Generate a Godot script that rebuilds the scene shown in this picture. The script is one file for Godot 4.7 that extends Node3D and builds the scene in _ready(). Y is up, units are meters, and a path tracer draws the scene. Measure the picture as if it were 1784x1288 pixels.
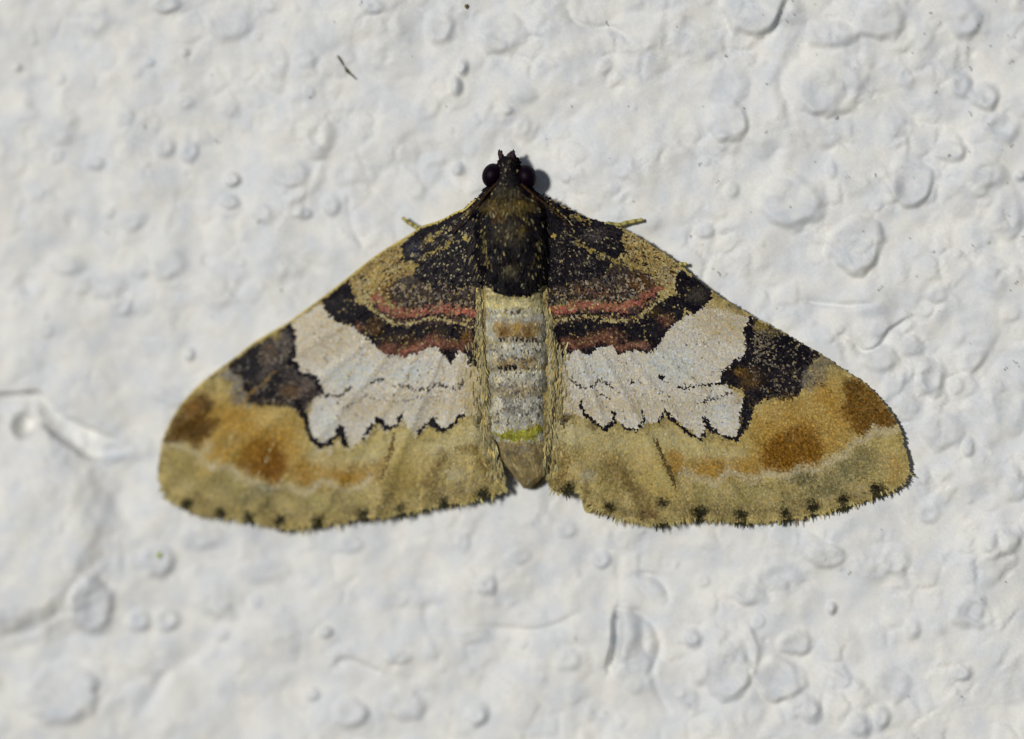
extends Node3D
# A moth at rest on a painted roughcast wall. Lengths below are written in "units" of 22 micrometres (S metres);
# x runs to the right, y DOWN the wall and z out of the wall, as one measures on the specimen.

const S := 2.2e-5
const MID := Vector2(892, 644)
const DIST := 0.25

var rng := RandomNumberGenerator.new()
var warp_noise := FastNoiseLite.new()
var fine_noise := FastNoiseLite.new()
var tone_noise := FastNoiseLite.new()


func P(x: float, y: float, z: float) -> Vector3:
	return Vector3((x - MID.x) * S, (MID.y - y) * S, z * S)


func C(r: float, g: float, b: float) -> Color:      # a tone as seen beside the white paint -> its own reflectance
	var c := Color(r / 255.0, g / 255.0, b / 255.0).srgb_to_linear()
	return Color(minf(c.r * 1.13, 0.86), minf(c.g * 1.13, 0.86), minf(c.b * 1.13, 0.86))


func pts(a: Array) -> PackedVector2Array:
	var o := PackedVector2Array()
	for i in range(0, a.size(), 2):
		o.append(Vector2(a[i], a[i + 1]))
	return o


class Shape:
	var v := PackedVector3Array()
	var n := PackedVector3Array()
	var c := PackedColorArray()
	var i := PackedInt32Array()

	func add(p: Vector3, nn: Vector3, col: Color) -> int:
		v.append(p)
		n.append(nn)
		c.append(col)
		return v.size() - 1

	func tri(a: int, b: int, d: int) -> void:
		i.append(a)
		i.append(b)
		i.append(d)

	func mesh(turned := true) -> ArrayMesh:
		if turned:                                # every face looks the way its corners' normals do
			for k in range(0, i.size(), 3):
				var p := v[i[k]]
				if (v[i[k + 1]] - p).cross(v[i[k + 2]] - p).dot(n[i[k]] + n[i[k + 1]] + n[i[k + 2]]) > 0.0:
					var q := i[k + 1]
					i[k + 1] = i[k + 2]
					i[k + 2] = q
		var a := []
		a.resize(Mesh.ARRAY_MAX)
		a[Mesh.ARRAY_VERTEX] = v
		a[Mesh.ARRAY_NORMAL] = n
		a[Mesh.ARRAY_COLOR] = c
		a[Mesh.ARRAY_INDEX] = i
		var m := ArrayMesh.new()
		m.add_surface_from_arrays(Mesh.PRIMITIVE_TRIANGLES, a)
		return m


func obj(called: String, s: Shape, m: Material, parent: Node = self) -> MeshInstance3D:
	var o := MeshInstance3D.new()
	o.name = called
	o.mesh = s.mesh()
	o.material_override = m
	parent.add_child(o, true)
	return o


func mat(rough: float, spec: float) -> StandardMaterial3D:
	var m := StandardMaterial3D.new()
	m.vertex_color_use_as_albedo = true
	m.roughness = rough
	m.metallic_specular = spec
	m.cull_mode = BaseMaterial3D.CULL_DISABLED
	return m


# ---------------------------------------------------------------- tapered tube along points
func tube(s: Shape, path: PackedVector3Array, radii: PackedFloat32Array, cols: Array, sides := 10, flat := 1.0) -> void:
	var rings := []
	for k in path.size():
		var a := path[maxi(k - 1, 0)]
		var b := path[mini(k + 1, path.size() - 1)]
		var d := (b - a).normalized()
		var u := d.cross(Vector3(0.05, 0.02, 1)).normalized()
		var w := u.cross(d).normalized()
		var ring := []
		for j in sides:
			var t := TAU * j / sides
			var nn := (u * cos(t) + w * sin(t)).normalized()
			var off := (u * cos(t) + w * sin(t) * flat) * radii[k] * S
			ring.append(s.add(path[k] + off, nn, cols[k]))
		rings.append(ring)
	for k in path.size() - 1:
		for j in sides:
			var j2 := (j + 1) % sides
			s.tri(rings[k][j], rings[k + 1][j], rings[k + 1][j2])
			s.tri(rings[k][j], rings[k + 1][j2], rings[k][j2])
	for e in [0, path.size() - 1]:
		var dd := (path[0] - path[1]).normalized() if e == 0 else (path[e] - path[e - 1]).normalized()
		var m := s.add(path[e] + dd * radii[e] * S * 0.6, dd, cols[e])
		for j in sides:
			s.tri(m, rings[e][j], rings[e][(j + 1) % sides])


func resample(line: PackedVector2Array, step: float) -> PackedVector2Array:
	var cv := Curve2D.new()
	cv.bake_interval = step
	for k in line.size():
		var a := line[maxi(k - 1, 0)]
		var b := line[mini(k + 1, line.size() - 1)]
		var h := (b - a) / 6.0
		cv.add_point(line[k], -h, h)
	var total := cv.get_baked_length()
	var count := maxi(2, int(round(total / step)))
	var o := PackedVector2Array()
	for k in count + 1:
		o.append(cv.sample_baked(total * k / count, true))
	return o


# ---------------------------------------------------------------- wing markings: which colour a scale at p has
class Layer:
	var polys := []
	var box := Rect2()
	var a := Color()
	var b := Color()
	var p := 1.0
	var soft := 1.0


func area(list: Array, flat: Array, a: Color, b: Color, p := 1.0, soft := 1.2) -> void:
	var l := Layer.new()
	l.polys = [pts(flat)]
	fit(l, a, b, p, soft)
	list.append(l)


func line(list: Array, flat: Array, width: float, a: Color, b: Color, p := 1.0, soft := 0.8) -> void:
	var l := Layer.new()
	l.polys = Geometry2D.offset_polyline(pts(flat), width / 2.0, Geometry2D.JOIN_ROUND, Geometry2D.END_ROUND)
	fit(l, a, b, p, soft)
	list.append(l)


func spot(list: Array, x: float, y: float, rx: float, ry: float, a: Color, b: Color, p := 1.0, soft := 4.0) -> void:
	var l := Layer.new()
	var o := PackedVector2Array()
	for k in 20:
		o.append(Vector2(x + rx * cos(TAU * k / 20), y + ry * sin(TAU * k / 20)))
	l.polys = [o]
	fit(l, a, b, p, soft)
	list.append(l)


func fit(l: Layer, a: Color, b: Color, p: float, soft: float) -> void:
	l.a = a
	l.b = b
	l.p = p
	l.soft = soft
	var r := Rect2(l.polys[0][0], Vector2.ZERO)
	for q in l.polys:
		for w in q:
			r = r.expand(w)
	l.box = r.grow(soft * 2.5 + 6.0)


func marking(list: Array, p: Vector2) -> Color:
	var wv := Vector2(warp_noise.get_noise_2d(p.x, p.y), warp_noise.get_noise_2d(p.x + 517.0, p.y - 233.0)) * 4.0
	wv += Vector2(fine_noise.get_noise_2d(p.x, p.y), fine_noise.get_noise_2d(p.x - 331.0, p.y + 97.0)) * 3.0
	var q := p + wv
	var g := Vector2(rng.randfn(), rng.randfn())
	var col := Color(0, 0, 0)
	for l: Layer in list:
		if not l.box.has_point(p):
			continue
		if l.soft == 0.0:                              # the ground colour drifts between its two tones
			var t := 0.5 + 0.75 * tone_noise.get_noise_2d(p.x * 2.6, p.y * 2.6) + 0.55 * warp_noise.get_noise_2d(p.x * 0.9, p.y * 0.9) + 0.16 * rng.randfn()
			var o := p - Vector2(862 if p.x < 910 else 934, 380)
			t += 0.5 * warp_noise.get_noise_2d(o.angle() * 330.0, o.length() * 0.22)
			col = l.a.lerp(l.b, clampf(t, 0.0, 1.0))
			continue
		if l.soft >= 2.5:                              # a cloudy marking fades out instead of being strewn with odd scales
			var hit := 0
			for k in 6:
				var at6 := q + Vector2(rng.randfn(), rng.randfn()) * l.soft
				for poly in l.polys:
					if Geometry2D.is_point_in_polygon(at6, poly):
						hit += 1
						break
			if hit > 0:
				col = col.lerp(l.a.lerp(l.b, rng.randf()), hit / 6.0 * minf(1.0, l.p * rng.randf_range(0.75, 1.25)))
			continue
		var chance := l.p                              # stray scales come in drifts
		if chance < 0.3:
			chance *= clampf(1.0 + 2.6 * fine_noise.get_noise_2d(p.x * 0.4 + 60.0, p.y * 0.4) + 1.2 * warp_noise.get_noise_2d(p.x, p.y), 0.0, 3.0)
		if chance < 1.0 and rng.randf() > chance:
			continue
		var at := q + g * l.soft * 0.55
		for poly in l.polys:
			if Geometry2D.is_point_in_polygon(at, poly):
				col = l.a.lerp(l.b, rng.randf())
				break
	return col


func varied(c: Color, much := 0.16) -> Color:
	var k := exp(rng.randfn() * much)
	var w := rng.randfn() * 0.06
	return Color(clampf(c.r * k * (1 + w), 0, 0.85), clampf(c.g * k * (1 + w * 0.4), 0, 0.85), clampf(c.b * k * (1 - w * 1.6), 0, 0.85))


# ---------------------------------------------------------------- the shape of a wing
func wing_z(x: float, y: float, side: int) -> float:
	var u := clampf(((845.0 - x) if side < 0 else (x - 952.0)) / (570.0 if side < 0 else 630.0), -0.1, 1.0)
	var v := clampf((y - 430.0) / 470.0, 0.0, 1.0)
	var z := 38.0 - 27.0 * pow(maxf(u, 0.0), 0.62) - 6.0 * v * v + minf(u, 0.0) * 40.0
	var base := Vector2(858, 408) if side < 0 else Vector2(938, 408)
	var d := Vector2(x, y) - base
	var ang := atan2(d.y, absf(d.x))
	var far := clampf(d.length() / 420.0, 0.0, 1.3)
	# veins run out from the base; the sheet sags a little between them
	var k := ang * 8.6 + (0.7 if side < 0 else 0.2)
	var ridge := pow(0.5 + 0.5 * cos(k * TAU / 1.35), 6.0)
	z += 2.6 * ridge * far
	# loose pleats of the hind part
	var loose := smoothstep(0.72, 1.25, ang) * smoothstep(0.45, 1.0, far)
	z += 2.2 * loose * sin(ang * 23.0 + (0.5 if side < 0 else 2.1))
	var inside := (y - (338.0 + 0.66 * (846.0 - x) if side < 0 else 340.0 + 0.57 * (x - 945.0))) * 0.85
	z -= 11.0 * exp(-maxf(inside, 0.0) / 26.0) * smoothstep(0.0, 0.12, u)
	z += 1.6 * warp_noise.get_noise_2d(x * 0.22, y * 0.22)
	return maxf(z, 6.5)


func wing_normal(x: float, y: float, side: int) -> Vector3:
	var dx := (wing_z(x + 2, y, side) - wing_z(x - 2, y, side)) / 4.0
	var dy := (wing_z(x, y + 2, side) - wing_z(x, y - 2, side)) / 4.0
	return Vector3(-dx, dy, 1).normalized()


func make_wing(parent: Node3D, side: int, edge: PackedVector2Array, centre: Vector2, list: Array, m_sheet: Material, m_scale: Material) -> void:
	var ringed := resample(edge, 3.0)
	var count := ringed.size()
	var s := Shape.new()
	var rings := 46
	var idx := []
	for layer in 2:                                   # upper and under side of the membrane
		var first := s.v.size()
		idx.append(first)
		for r in rings + 1:
			var t := pow(float(r) / rings, 0.75)
			for j in count:
				var q := centre.lerp(ringed[j], t)
				var z := wing_z(q.x, q.y, side)
				if layer == 0:
					var c := marking(list, q) if r % 2 == 0 or r > rings - 6 else s.c[first + (r - 1) * count + j]
					s.add(P(q.x, q.y, z), wing_normal(q.x, q.y, side), c * 0.9)
				else:
					s.add(P(q.x, q.y, z - 2.0), -wing_normal(q.x, q.y, side), C(120, 108, 84))
		for r in rings:
			for j in count:
				var j2 := (j + 1) % count
				var a := first + r * count
				s.tri(a + j, a + count + j, a + count + j2)
				s.tri(a + j, a + count + j2, a + j2)
	for j in count:
		var j2 := (j + 1) % count
		var a: int = idx[0] + rings * count
		var b: int = idx[1] + rings * count
		s.tri(a + j, b + j, b + j2)
		s.tri(a + j, b + j2, a + j2)
	var wing := obj("forewing", s, m_sheet, parent)
	wing.set_meta("label", "forewing with a thin yellowish rim along its front edge" if side < 0 else "forewing whose front edge throws a narrow shadow on the wall")

	# the scales, laid like shingles from the base outwards
	var sc := Shape.new()
	var box := Rect2(edge[0], Vector2.ZERO)
	for p in edge:
		box = box.expand(p)
	var base := Vector2(862, 360) if side < 0 else Vector2(934, 360)
	var step := 2.3
	var y := box.position.y
	while y < box.end.y:
		var x := box.position.x
		while x < box.end.x:
			var q := Vector2(x, y) + Vector2(rng.randf_range(-1.6, 1.6), rng.randf_range(-1.6, 1.6))
			x += step
			if not Geometry2D.is_point_in_polygon(q, edge):
				continue
			var d := (q - base).normalized().rotated(rng.randfn() * 0.2)
			var length := rng.randf_range(4.6, 7.0)
			var mk := marking(list, q + d * length * 0.55)
			var light := clampf((mk.g - 0.1) / 0.35, 0.0, 1.0)
			var clump := fine_noise.get_noise_2d(q.x * 0.85 + 700.0, q.y * 0.85)
			var col := varied(mk * exp(clump * lerpf(0.6, 0.08, light)), lerpf(0.2, 0.055, light))
			if mk.g > 0.52 and rng.randf() < 0.05:
				col = col.lerp(Color(0.82, 0.76, 0.68), 0.7)  # bright glints of single scales put into their colour
			lay_scale(sc, q, d, side, col, length, rng.randf_range(2.9, 4.2), 0.12)
		y += step
	var so := obj("wing_scales", sc, m_scale, wing)
	so.set_meta("kind", "stuff")


func lay_scale(s: Shape, q: Vector2, d: Vector2, side: int, col: Color, length: float, width: float, tilt: float) -> void:
	var e := d.orthogonal()
	var z := wing_z(q.x, q.y, side)
	var zt := wing_z(q.x + d.x * length, q.y + d.y * length, side)
	var n := wing_normal(q.x, q.y, side)
	n = (n + Vector3(rng.randfn(), rng.randfn(), 0) * tilt).normalized()
	var lift := rng.randf_range(0.5, 1.6)
	var a := q - e * width * 0.3
	var b := q + e * width * 0.3
	var m1 := q + d * length * 0.65 - e * width * 0.5
	var m2 := q + d * length * 0.65 + e * width * 0.5
	var t := q + d * length
	var zm := lerpf(z, zt, 0.65)
	var i0 := s.add(P(a.x, a.y, z + 0.2), n, col)
	s.add(P(b.x, b.y, z + 0.2), n, col)
	s.add(P(m1.x, m1.y, zm + 0.3 + lift * 0.7), n, col)
	s.add(P(m2.x, m2.y, zm + 0.3 + lift * 0.7), n, col)
	s.add(P(t.x, t.y, zt + 0.3 + lift), n, col)
	s.tri(i0, i0 + 2, i0 + 3)
	s.tri(i0, i0 + 3, i0 + 1)
	s.tri(i0 + 2, i0 + 4, i0 + 3)


func hair(s: Shape, a: Vector3, b: Vector3, width: float, col: Color, n: Vector3) -> void:
	var d := (b - a)
	var e := d.cross(Vector3(0, 0, 1)).normalized() * width * S * 0.5
	var m := a.lerp(b, 0.55) + Vector3(0, 0, 0.04) * d.length()
	var i0 := s.add(a - e * 0.7, n, col)
	s.add(a + e * 0.7, n, col)
	s.add(m - e, n, col)
	s.add(m + e, n, col)
	s.add(b - e * 0.45, n, col)
	s.add(b + e * 0.45, n, col)
	s.tri(i0, i0 + 2, i0 + 3)
	s.tri(i0, i0 + 3, i0 + 1)
	s.tri(i0 + 2, i0 + 4, i0 + 5)
	s.tri(i0 + 2, i0 + 5, i0 + 3)


# ---------------------------------------------------------------- the body, one skin from brow to tail
var body_rows := []


func body_at(y: float) -> Array:                     # centre x, half width, top, bottom
	var rows := body_rows
	if y <= rows[0][0]:
		return [rows[0][1], rows[0][2], rows[0][3], rows[0][4]]
	for k in rows.size() - 1:
		if y <= rows[k + 1][0]:
			var t: float = (y - rows[k][0]) / (rows[k + 1][0] - rows[k][0])
			t = t * t * (3 - 2 * t) * 0.5 + t * 0.5
			var o := []
			for c in range(1, 5):
				o.append(lerpf(rows[k][c], rows[k + 1][c], t))
			return o
	var l: Array = rows[-1]
	return [l[1], l[2], l[3], l[4]]


func body_point(y: float, t: float) -> Vector3:      # t 0 on the right edge, PI/2 on the back, in units
	var b := body_at(y)
	var cz: float = lerpf(b[3], b[2], 0.42)
	var cx := cos(t)
	var sz := sin(t)
	var x: float = b[0] + signf(cx) * pow(absf(cx), 0.85) * b[1]
	var z: float = cz + (pow(absf(sz), 0.9) * (b[2] - cz) if sz > 0 else -absf(sz) * (cz - b[3]))
	return Vector3(x, y, z)


func body_normal(y: float, t: float) -> Vector3:
	var a := body_point(y, t + 0.05) - body_point(y, t - 0.05)
	var b := body_point(y + 1.5, t) - body_point(y - 1.5, t)
	var n := Vector3(a.x, -a.y, a.z).cross(Vector3(b.x, -b.y, b.z)).normalized()
	return n if n.dot(Vector3(cos(t), 0, sin(t))) > 0 else -n


func _ready() -> void:
	rng.seed = 20417
	for a in [[warp_noise, 0.045, 3], [fine_noise, 0.16, 8], [tone_noise, 0.011, 5]]:
		var nz: FastNoiseLite = a[0]
		nz.noise_type = FastNoiseLite.TYPE_SIMPLEX_SMOOTH
		nz.frequency = a[1]
		nz.seed = a[2]
		nz.fractal_octaves = 2

	# ------------------------------------------------ camera
	var cam := Camera3D.new()
	cam.name = "camera"
	var away := Vector3(0.072, 0.050, 1).normalized()
	cam.look_at_from_position(away * DIST, Vector3.ZERO, Vector3.UP)
	var lens := CameraAttributesPhysical.new()
	lens.frustum_focal_length = 12.0 / (0.5 * 1288.0 * S / DIST)
	lens.frustum_near = 0.02
	lens.frustum_far = 40.0
	lens.exposure_aperture = 7.5
	lens.frustum_focus_distance = DIST - P(1090, 430, 20).dot(away)
	cam.attributes = lens
	add_child(cam)
	cam.current = true

	# ------------------------------------------------ sky and flash
	var env := Environment.new()
	env.background_mode = Environment.BG_SKY
	var sky := Sky.new()
	var air := ProceduralSkyMaterial.new()
	air.sky_top_color = Color(0.46, 0.50, 0.58)
	air.sky_horizon_color = Color(0.66, 0.70, 0.76)
	air.sky_curve = 0.2
	air.ground_bottom_color = Color(0.30, 0.29, 0.27)
	air.ground_horizon_color = Color(0.52, 0.52, 0.50)
	air.energy_multiplier = 0.42
	sky.sky_material = air
	env.sky = sky
	env.tonemap_mode = Environment.TONE_MAPPER_LINEAR
	env.tonemap_exposure = 1.0
	env.sdfgi_enabled = true
	env.ssao_enabled = true
	env.ssil_enabled = true
	var we := WorldEnvironment.new()
	we.name = "world_environment"
	we.environment = env
	add_child(we)
	var flash := DirectionalLight3D.new()  # directional light in place of a flash near the lens
	flash.name = "flash"
	flash.light_energy = 0.80
	flash.light_color = Color(1.0, 0.99, 0.97)
	flash.light_angular_distance = 6.0
	flash.shadow_enabled = true
	flash.look_at_from_position(Vector3.ZERO, Vector3(0.45, -0.20, -1.0), Vector3.UP)
	add_child(flash)

	build_wall()
	build_moth()
	build_debris()


# ---------------------------------------------------------------- the wall
var gx := PackedFloat32Array()
var gy := PackedFloat32Array()
var hz := PackedFloat32Array()
var blister_shade := PackedFloat32Array()                     # bluish shading of each blister, painted into the wall colour, stronger low down


func axis(lo: float, hi: float, step: float) -> PackedFloat32Array:
	var o := PackedFloat32Array()
	var w := step
	var outer := []
	var at := lo
	for k in 19:
		w *= 1.45
		at -= w
		outer.append(at)
	outer.reverse()
	for a in outer:
		o.append(a)
	var k2 := lo
	while k2 <= hi:
		o.append(k2)
		k2 += step
	at = k2 - step
	w = step
	for k in 19:
		w *= 1.45
		at += w
		o.append(at)
	return o


func span(a: PackedFloat32Array, lo: float, hi: float) -> Vector2i:
	return Vector2i(clampi(a.bsearch(lo), 0, a.size() - 1), clampi(a.bsearch(hi), 0, a.size() - 1))


# a blister in the paint: rounded plateau of height h, its rim falling over the share `rim` of the radius, the middle sunk by `dish`
func blister(x: float, y: float, rx: float, ry: float, h: float, rim := 0.42, dish := 0.3, turn := 0.0) -> void:
	var m := maxf(rx, ry) * 1.35
	var ix := span(gx, x - m, x + m)
	var iy := span(gy, y - m, y + m)
	var w := gx.size()
	var cs := cos(turn)
	var sn := sin(turn)
	for j in range(iy.x, iy.y + 1):
		for i in range(ix.x, ix.y + 1):
			var dx := gx[i] - x
			var dy := gy[j] - y
			var u := (dx * cs + dy * sn) / rx
			var v := (-dx * sn + dy * cs) / ry
			var r := sqrt(u * u + v * v)
			if r > 1.35:
				continue
			r *= 1.0 + 0.26 * minf(1.0, 45.0 / maxf(rx, ry)) * warp_noise.get_noise_2d(gx[i] * 0.4, gy[j] * 0.4)
			if r < 1.0:
				var t := 1.0 - smoothstep(1.0 - rim, 1.0, r)
				if h > 0.0 and h < 14.0 and rx < 80.0:
					blister_shade[j * w + i] = maxf(blister_shade[j * w + i], smoothstep(1.05, 0.5, r) * clampf(h / 9.0, 0.15, 1.0) * (0.7 + 0.3 * clampf(dy / ry, -1.0, 1.0)))
				hz[j * w + i] += h * (t - dish * exp(-r * r * 5.0)) * (0.78 + 0.4 * clampf((dx * 0.25 + dy) / maxf(rx, ry), -1.0, 1.0))


# a furrow (depth < 0) or ridge along a line, sharper on one flank when `lean` is given
func furrow(flat: Array, width: float, depth: float, lean := 0.0) -> void:
	var l := resample(pts(flat), 4.0)
	var box := Rect2(l[0], Vector2.ZERO)
	for p in l:
		box = box.expand(p)
	box = box.grow(width * 2.6)
	var ix := span(gx, box.position.x, box.end.x)
	var iy := span(gy, box.position.y, box.end.y)
	var w := gx.size()
	for j in range(iy.x, iy.y + 1):
		for i in range(ix.x, ix.y + 1):
			var q := Vector2(gx[i], gy[j])
			var best := 1e9
			var sgn := 1.0
			var along := 0.0
			for k in l.size() - 1:
				var c := Geometry2D.get_closest_point_to_segment(q, l[k], l[k + 1])
				var d := q.distance_squared_to(c)
				if d < best:
					best = d
					sgn = signf((l[k + 1] - l[k]).cross(q - l[k]))
					along = float(k) / (l.size() - 1)
			var dist := sqrt(best) * (1.0 + 0.3 * warp_noise.get_noise_2d(q.x * 0.5, q.y * 0.5))
			var ww := width * (1.0 + lean * sgn)
			var fade := smoothstep(0.0, 0.15, along) * smoothstep(1.0, 0.85, along) * 0.7 + 0.3
			if dist < ww * 2.4:
				hz[j * w + i] += depth * exp(-dist * dist / (ww * ww)) * fade


func build_wall() -> void:
	gx = axis(-60, 1848, 3.0)
	gy = axis(-60, 1350, 3.0)
	var w := gx.size()
	var h := gy.size()
	hz.resize(w * h)
	blister_shade.resize(w * h)
	var broad := FastNoiseLite.new()
	broad.seed = 31
	broad.frequency = 0.0042
	broad.fractal_octaves = 2
	var lump := FastNoiseLite.new()
	lump.seed = 77
	lump.frequency = 0.014
	lump.fractal_octaves = 2
	lump.domain_warp_enabled = true
	lump.domain_warp_amplitude = 22.0
	lump.domain_warp_frequency = 0.012
	var cells := FastNoiseLite.new()
	cells.noise_type = FastNoiseLite.TYPE_CELLULAR
	cells.seed = 12
	cells.frequency = 0.021
	cells.cellular_return_type = FastNoiseLite.RETURN_DISTANCE2_SUB
	cells.fractal_type = FastNoiseLite.FRACTAL_NONE
	cells.domain_warp_enabled = true
	cells.domain_warp_amplitude = 30.0
	cells.domain_warp_frequency = 0.02
	var grit := FastNoiseLite.new()
	grit.seed = 5
	grit.frequency = 0.11
	grit.fractal_octaves = 3
	for j in h:
		for i in w:
			var x := gx[i]
			var y := gy[j]
			var z := 12.0 * broad.get_noise_2d(x, y) + 2.6 * lump.get_noise_2d(x, y)
			z += lerpf(1.6, 3.4, clampf((x - y * 0.4) / 1400.0, 0.0, 1.0)) * smoothstep(0.0, 0.42, cells.get_noise_2d(x, y) + 0.97) * smoothstep(-0.1, 0.5, broad.get_noise_2d(x * 1.7 + 400.0, y * 1.7) + 0.15)
			z += 0.24 * grit.get_noise_2d(x, y)
			hz[j * w + i] = z - 8.0

	# blisters one can tell apart: x, y, rx, ry, height, rim, dish
	for b in [
		[158, 34, 40, 36, 6, .5, .2], [283, 8, 28, 20, 7, .4, .3], [392, 36, 52, 44, 5, .35, .3], [478, 107, 27, 40, 5, .45, .4], [257, 110, 11, 10, 4, .6, .1], [320, 92, 10, 9, 4, .6, .1],
		[24, 118, 10, 9, 5, .6, 0], [100, 138, 12, 12, 4, .6, 0], [548, 238, 38, 42, 10, .5, .45], [283, 255, 22, 24, 6, .5, .2], [327, 264, 22, 22, 6, .5, .3], [100, 222, 44, 36, 4, .5, .2],
		[160, 283, 22, 17, 5, .5, 0], [402, 314, 19, 17, 11, .5, .2], [397, 352, 21, 15, 6, .5, .2], [505, 302, 42, 30, 5, .4, .2], [225, 385, 32, 20, 4, .5, .2], [575, 358, 20, 26, 5, .5, .2],
		[210, 190, 26, 22, 3, .6, .2], [395, 190, 24, 22, 3, .6, .3], [455, 372, 24, 22, 5, .5, .2], [528, 372, 16, 12, 5, .5, .1], [320, 178, 20, 16, 3, .5, .1],
		[650, 12, 22, 18, 6, .5, .2], [768, 48, 30, 36, 7, .4, .4], [870, 56, 46, 44, 6, .35, .4], [1100, 62, 60, 40, 3, .4, .3], [690, 70, 44, 50, 3, .5, .3], [885, 192, 12, 10, 4, .6, 0],
		[755, 262, 60, 34, 3, .4, .2], [632, 300, 30, 24, 3, .5, .2], [700, 110, 40, 30, 2.5, .5, .2], [1055, 270, 30, 22, 2, .5, .2], [985, 310, 12, 12, 3, .5, 0],
		[1312, 10, 58, 56, 9, .22, .15], [1530, 34, 52, 36, 8, .3, .3], [1680, 42, 31, 28, 7, .4, .3], [1432, 146, 76, 58, 6, .22, .2], [1425, 160, 46, 44, 5, .3, .3], [1670, 146, 23, 26, 8, .4, .3],
		[1714, 166, 27, 27, 9, .4, .3], [1268, 212, 38, 38, 7, .3, .4], [1264, 150, 44, 38, 5, .4, .3], [1562, 214, 34, 40, 5, .6, .3], [1655, 262, 36, 22, 6, .4, .2], [1580, 318, 43, 45, 7, .24, .4],
		[1376, 352, 64, 50, 8, .3, .35], [1490, 424, 52, 50, 9, .22, .45], [1742, 222, 34, 30, 5, .4, .3], [1275, 330, 16, 18, 5, .5, .2], [1752, 372, 32, 44, 5, .4, .3], [1715, 300, 44, 28, 5, .4, .2],
		[1226, 402, 22, 16, 5, .5, .3], [1447, 290, 12, 20, 4, .6, .1], [1640, 92, 46, 50, 3, .4, .2], [1600, 150, 46, 50, 3, .4, .2], [1668, 340, 40, 36, 3, .4, .3],
		[1620, 655, 29, 38, 9, .4, .35], [1692, 622, 27, 24, 6, .4, .3], [1752, 690, 40, 76, 5, .3, .3], [1642, 745, 40, 40, 5, .35, .35], [1686, 776, 12, 22, 5, .5, 0], [1592, 602, 24, 20, 5, .5, .3],
		[1630, 512, 20, 18, 5, .5, .4], [1726, 488, 30, 34, 5, .5, .3], [1602, 822, 20, 24, 4, .5, .2], [1768, 845, 26, 30, 5, .5, .3], [1700, 570, 44, 44, 3, .4, .2], [1530, 620, 32, 30, 4, .4, .2],
		[1742, 940, 32, 32, 10, .45, .4], [1616, 892, 26, 22, 5, .5, .5], [1208, 1112, 20, 20, 8, .5, .2], [1264, 1168, 48, 58, 8, .28, .3], [1356, 1182, 46, 42, 8, .28, .3], [1386, 1120, 38, 24, 7, .35, .4],
		[1412, 1234, 24, 26, 9, .5, .3], [1590, 1092, 17, 22, 7, .6, .2], [1690, 1060, 38, 36, 7, .4, .4], [1676, 1170, 22, 17, 6, .5, .2], [1560, 975, 30, 30, 5, .35, .3], [1300, 1030, 30, 32, 6, .4, .4],
		[1500, 1262, 24, 26, 7, .5, .2], [1536, 1248, 16, 24, 7, .5, .2], [1440, 965, 42, 24, 5, .35, .2], [1360, 1000, 46, 30, 4, .4, .2], [1216, 1172, 24, 30, 4, .5, .3], [1555, 1190, 36, 34, 4, .4, .5], [1200, 1215, 22, 24, 5, .5, .2],
		[849, 1018, 22, 24, 9, .55, .5], [1048, 977, 20, 20, 8, .55, .5], [832, 1250, 24, 24, 11, .55, .3], [608, 1248, 34, 32, 7, .4, .5], [690, 1150, 30, 14, 5, .5, .2], [820, 1110, 40, 18, 4, .5, .2],
		[805, 945, 16, 22, 4, .5, .2], [610, 950, 30, 20, 4, .5, .2], [985, 925, 26, 18, 4, .5, .2], [905, 970, 24, 18, 3, .5, .2], [990, 1150, 30, 26, 4, .5, .2], [700, 1230, 44, 36, 5, .4, .2],
		[152, 1060, 46, 54, 9, .3, .25], [234, 1088, 25, 24, 8, .45, .3], [284, 1086, 28, 27, 8, .45, .4], [266, 980, 38, 34, 8, .4, .3], [370, 1050, 46, 38, 5, .5, .3], [95, 1215, 72, 62, 9, .3, .25],
		[565, 1105, 18, 14, 7, .6, 0], [345, 940, 50, 26, 5, .5, .2], [455, 1000, 50, 26, 4, .5, .2], [155, 1200, 16, 14, 5, .5, 0], [380, 1110, 18, 14, 4, .5, 0], [540, 1215, 16, 14, 5, .5, .1],
		[20, 920, 185, 215, 24, .34, 0], [36, 742, 24, 30, -36, .75, 0], [185, 790, 34, 26, 6, .5, .3], [205, 535, 30, 22, 6, .5, .2], [170, 500, 50, 30, 4, .4, .2],
		[40, 495, 20, 26, -6, .7, 0], [325, 620, 12, 16, 7, .6, 0], [110, 465, 36, 22, 4, .5, .2], [240, 465, 30, 24, 4, .5, .2], [290, 460, 40, 34, 4, .4, .2], [300, 690, 50, 24, 4, .4, .2],
		[794, 148, 14, 22, 9, .8, 0], [806, 118, 12, 22, 8, .8, 0], [797, 294, 14, 16, 8, .8, 0], [1090, 1095, 34, 60, 8, .5, 0], [1450, 1058, 10, 14, 9, .7, 0], [1775, 305, 14, 12, 8, .7, 0], [1440, 60, 50, 26, 5, .4, 0],
		[480, 460, 40, 34, 3, .5, .3], [400, 470, 44, 32, 3, .5, .2], [1500, 130, 30, 60, 4, .6, 0], [1320, 240, 40, 60, 4, .6, 0], [700, 1040, 60, 30, 4, .5, 0], [500, 1100, 60, 44, 3, .5, .2],
	]:
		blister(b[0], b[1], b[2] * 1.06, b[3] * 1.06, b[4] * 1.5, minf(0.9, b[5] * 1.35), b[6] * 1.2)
	# furrows and flow edges
	furrow([-40, 694, 0, 692, 30, 690, 62, 690, 90, 720, 130, 745, 170, 760], 15, -30, 0.86)
	furrow([62, 740, 110, 775, 150, 802, 190, 800, 220, 785], 14, -20, -0.8)
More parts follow.
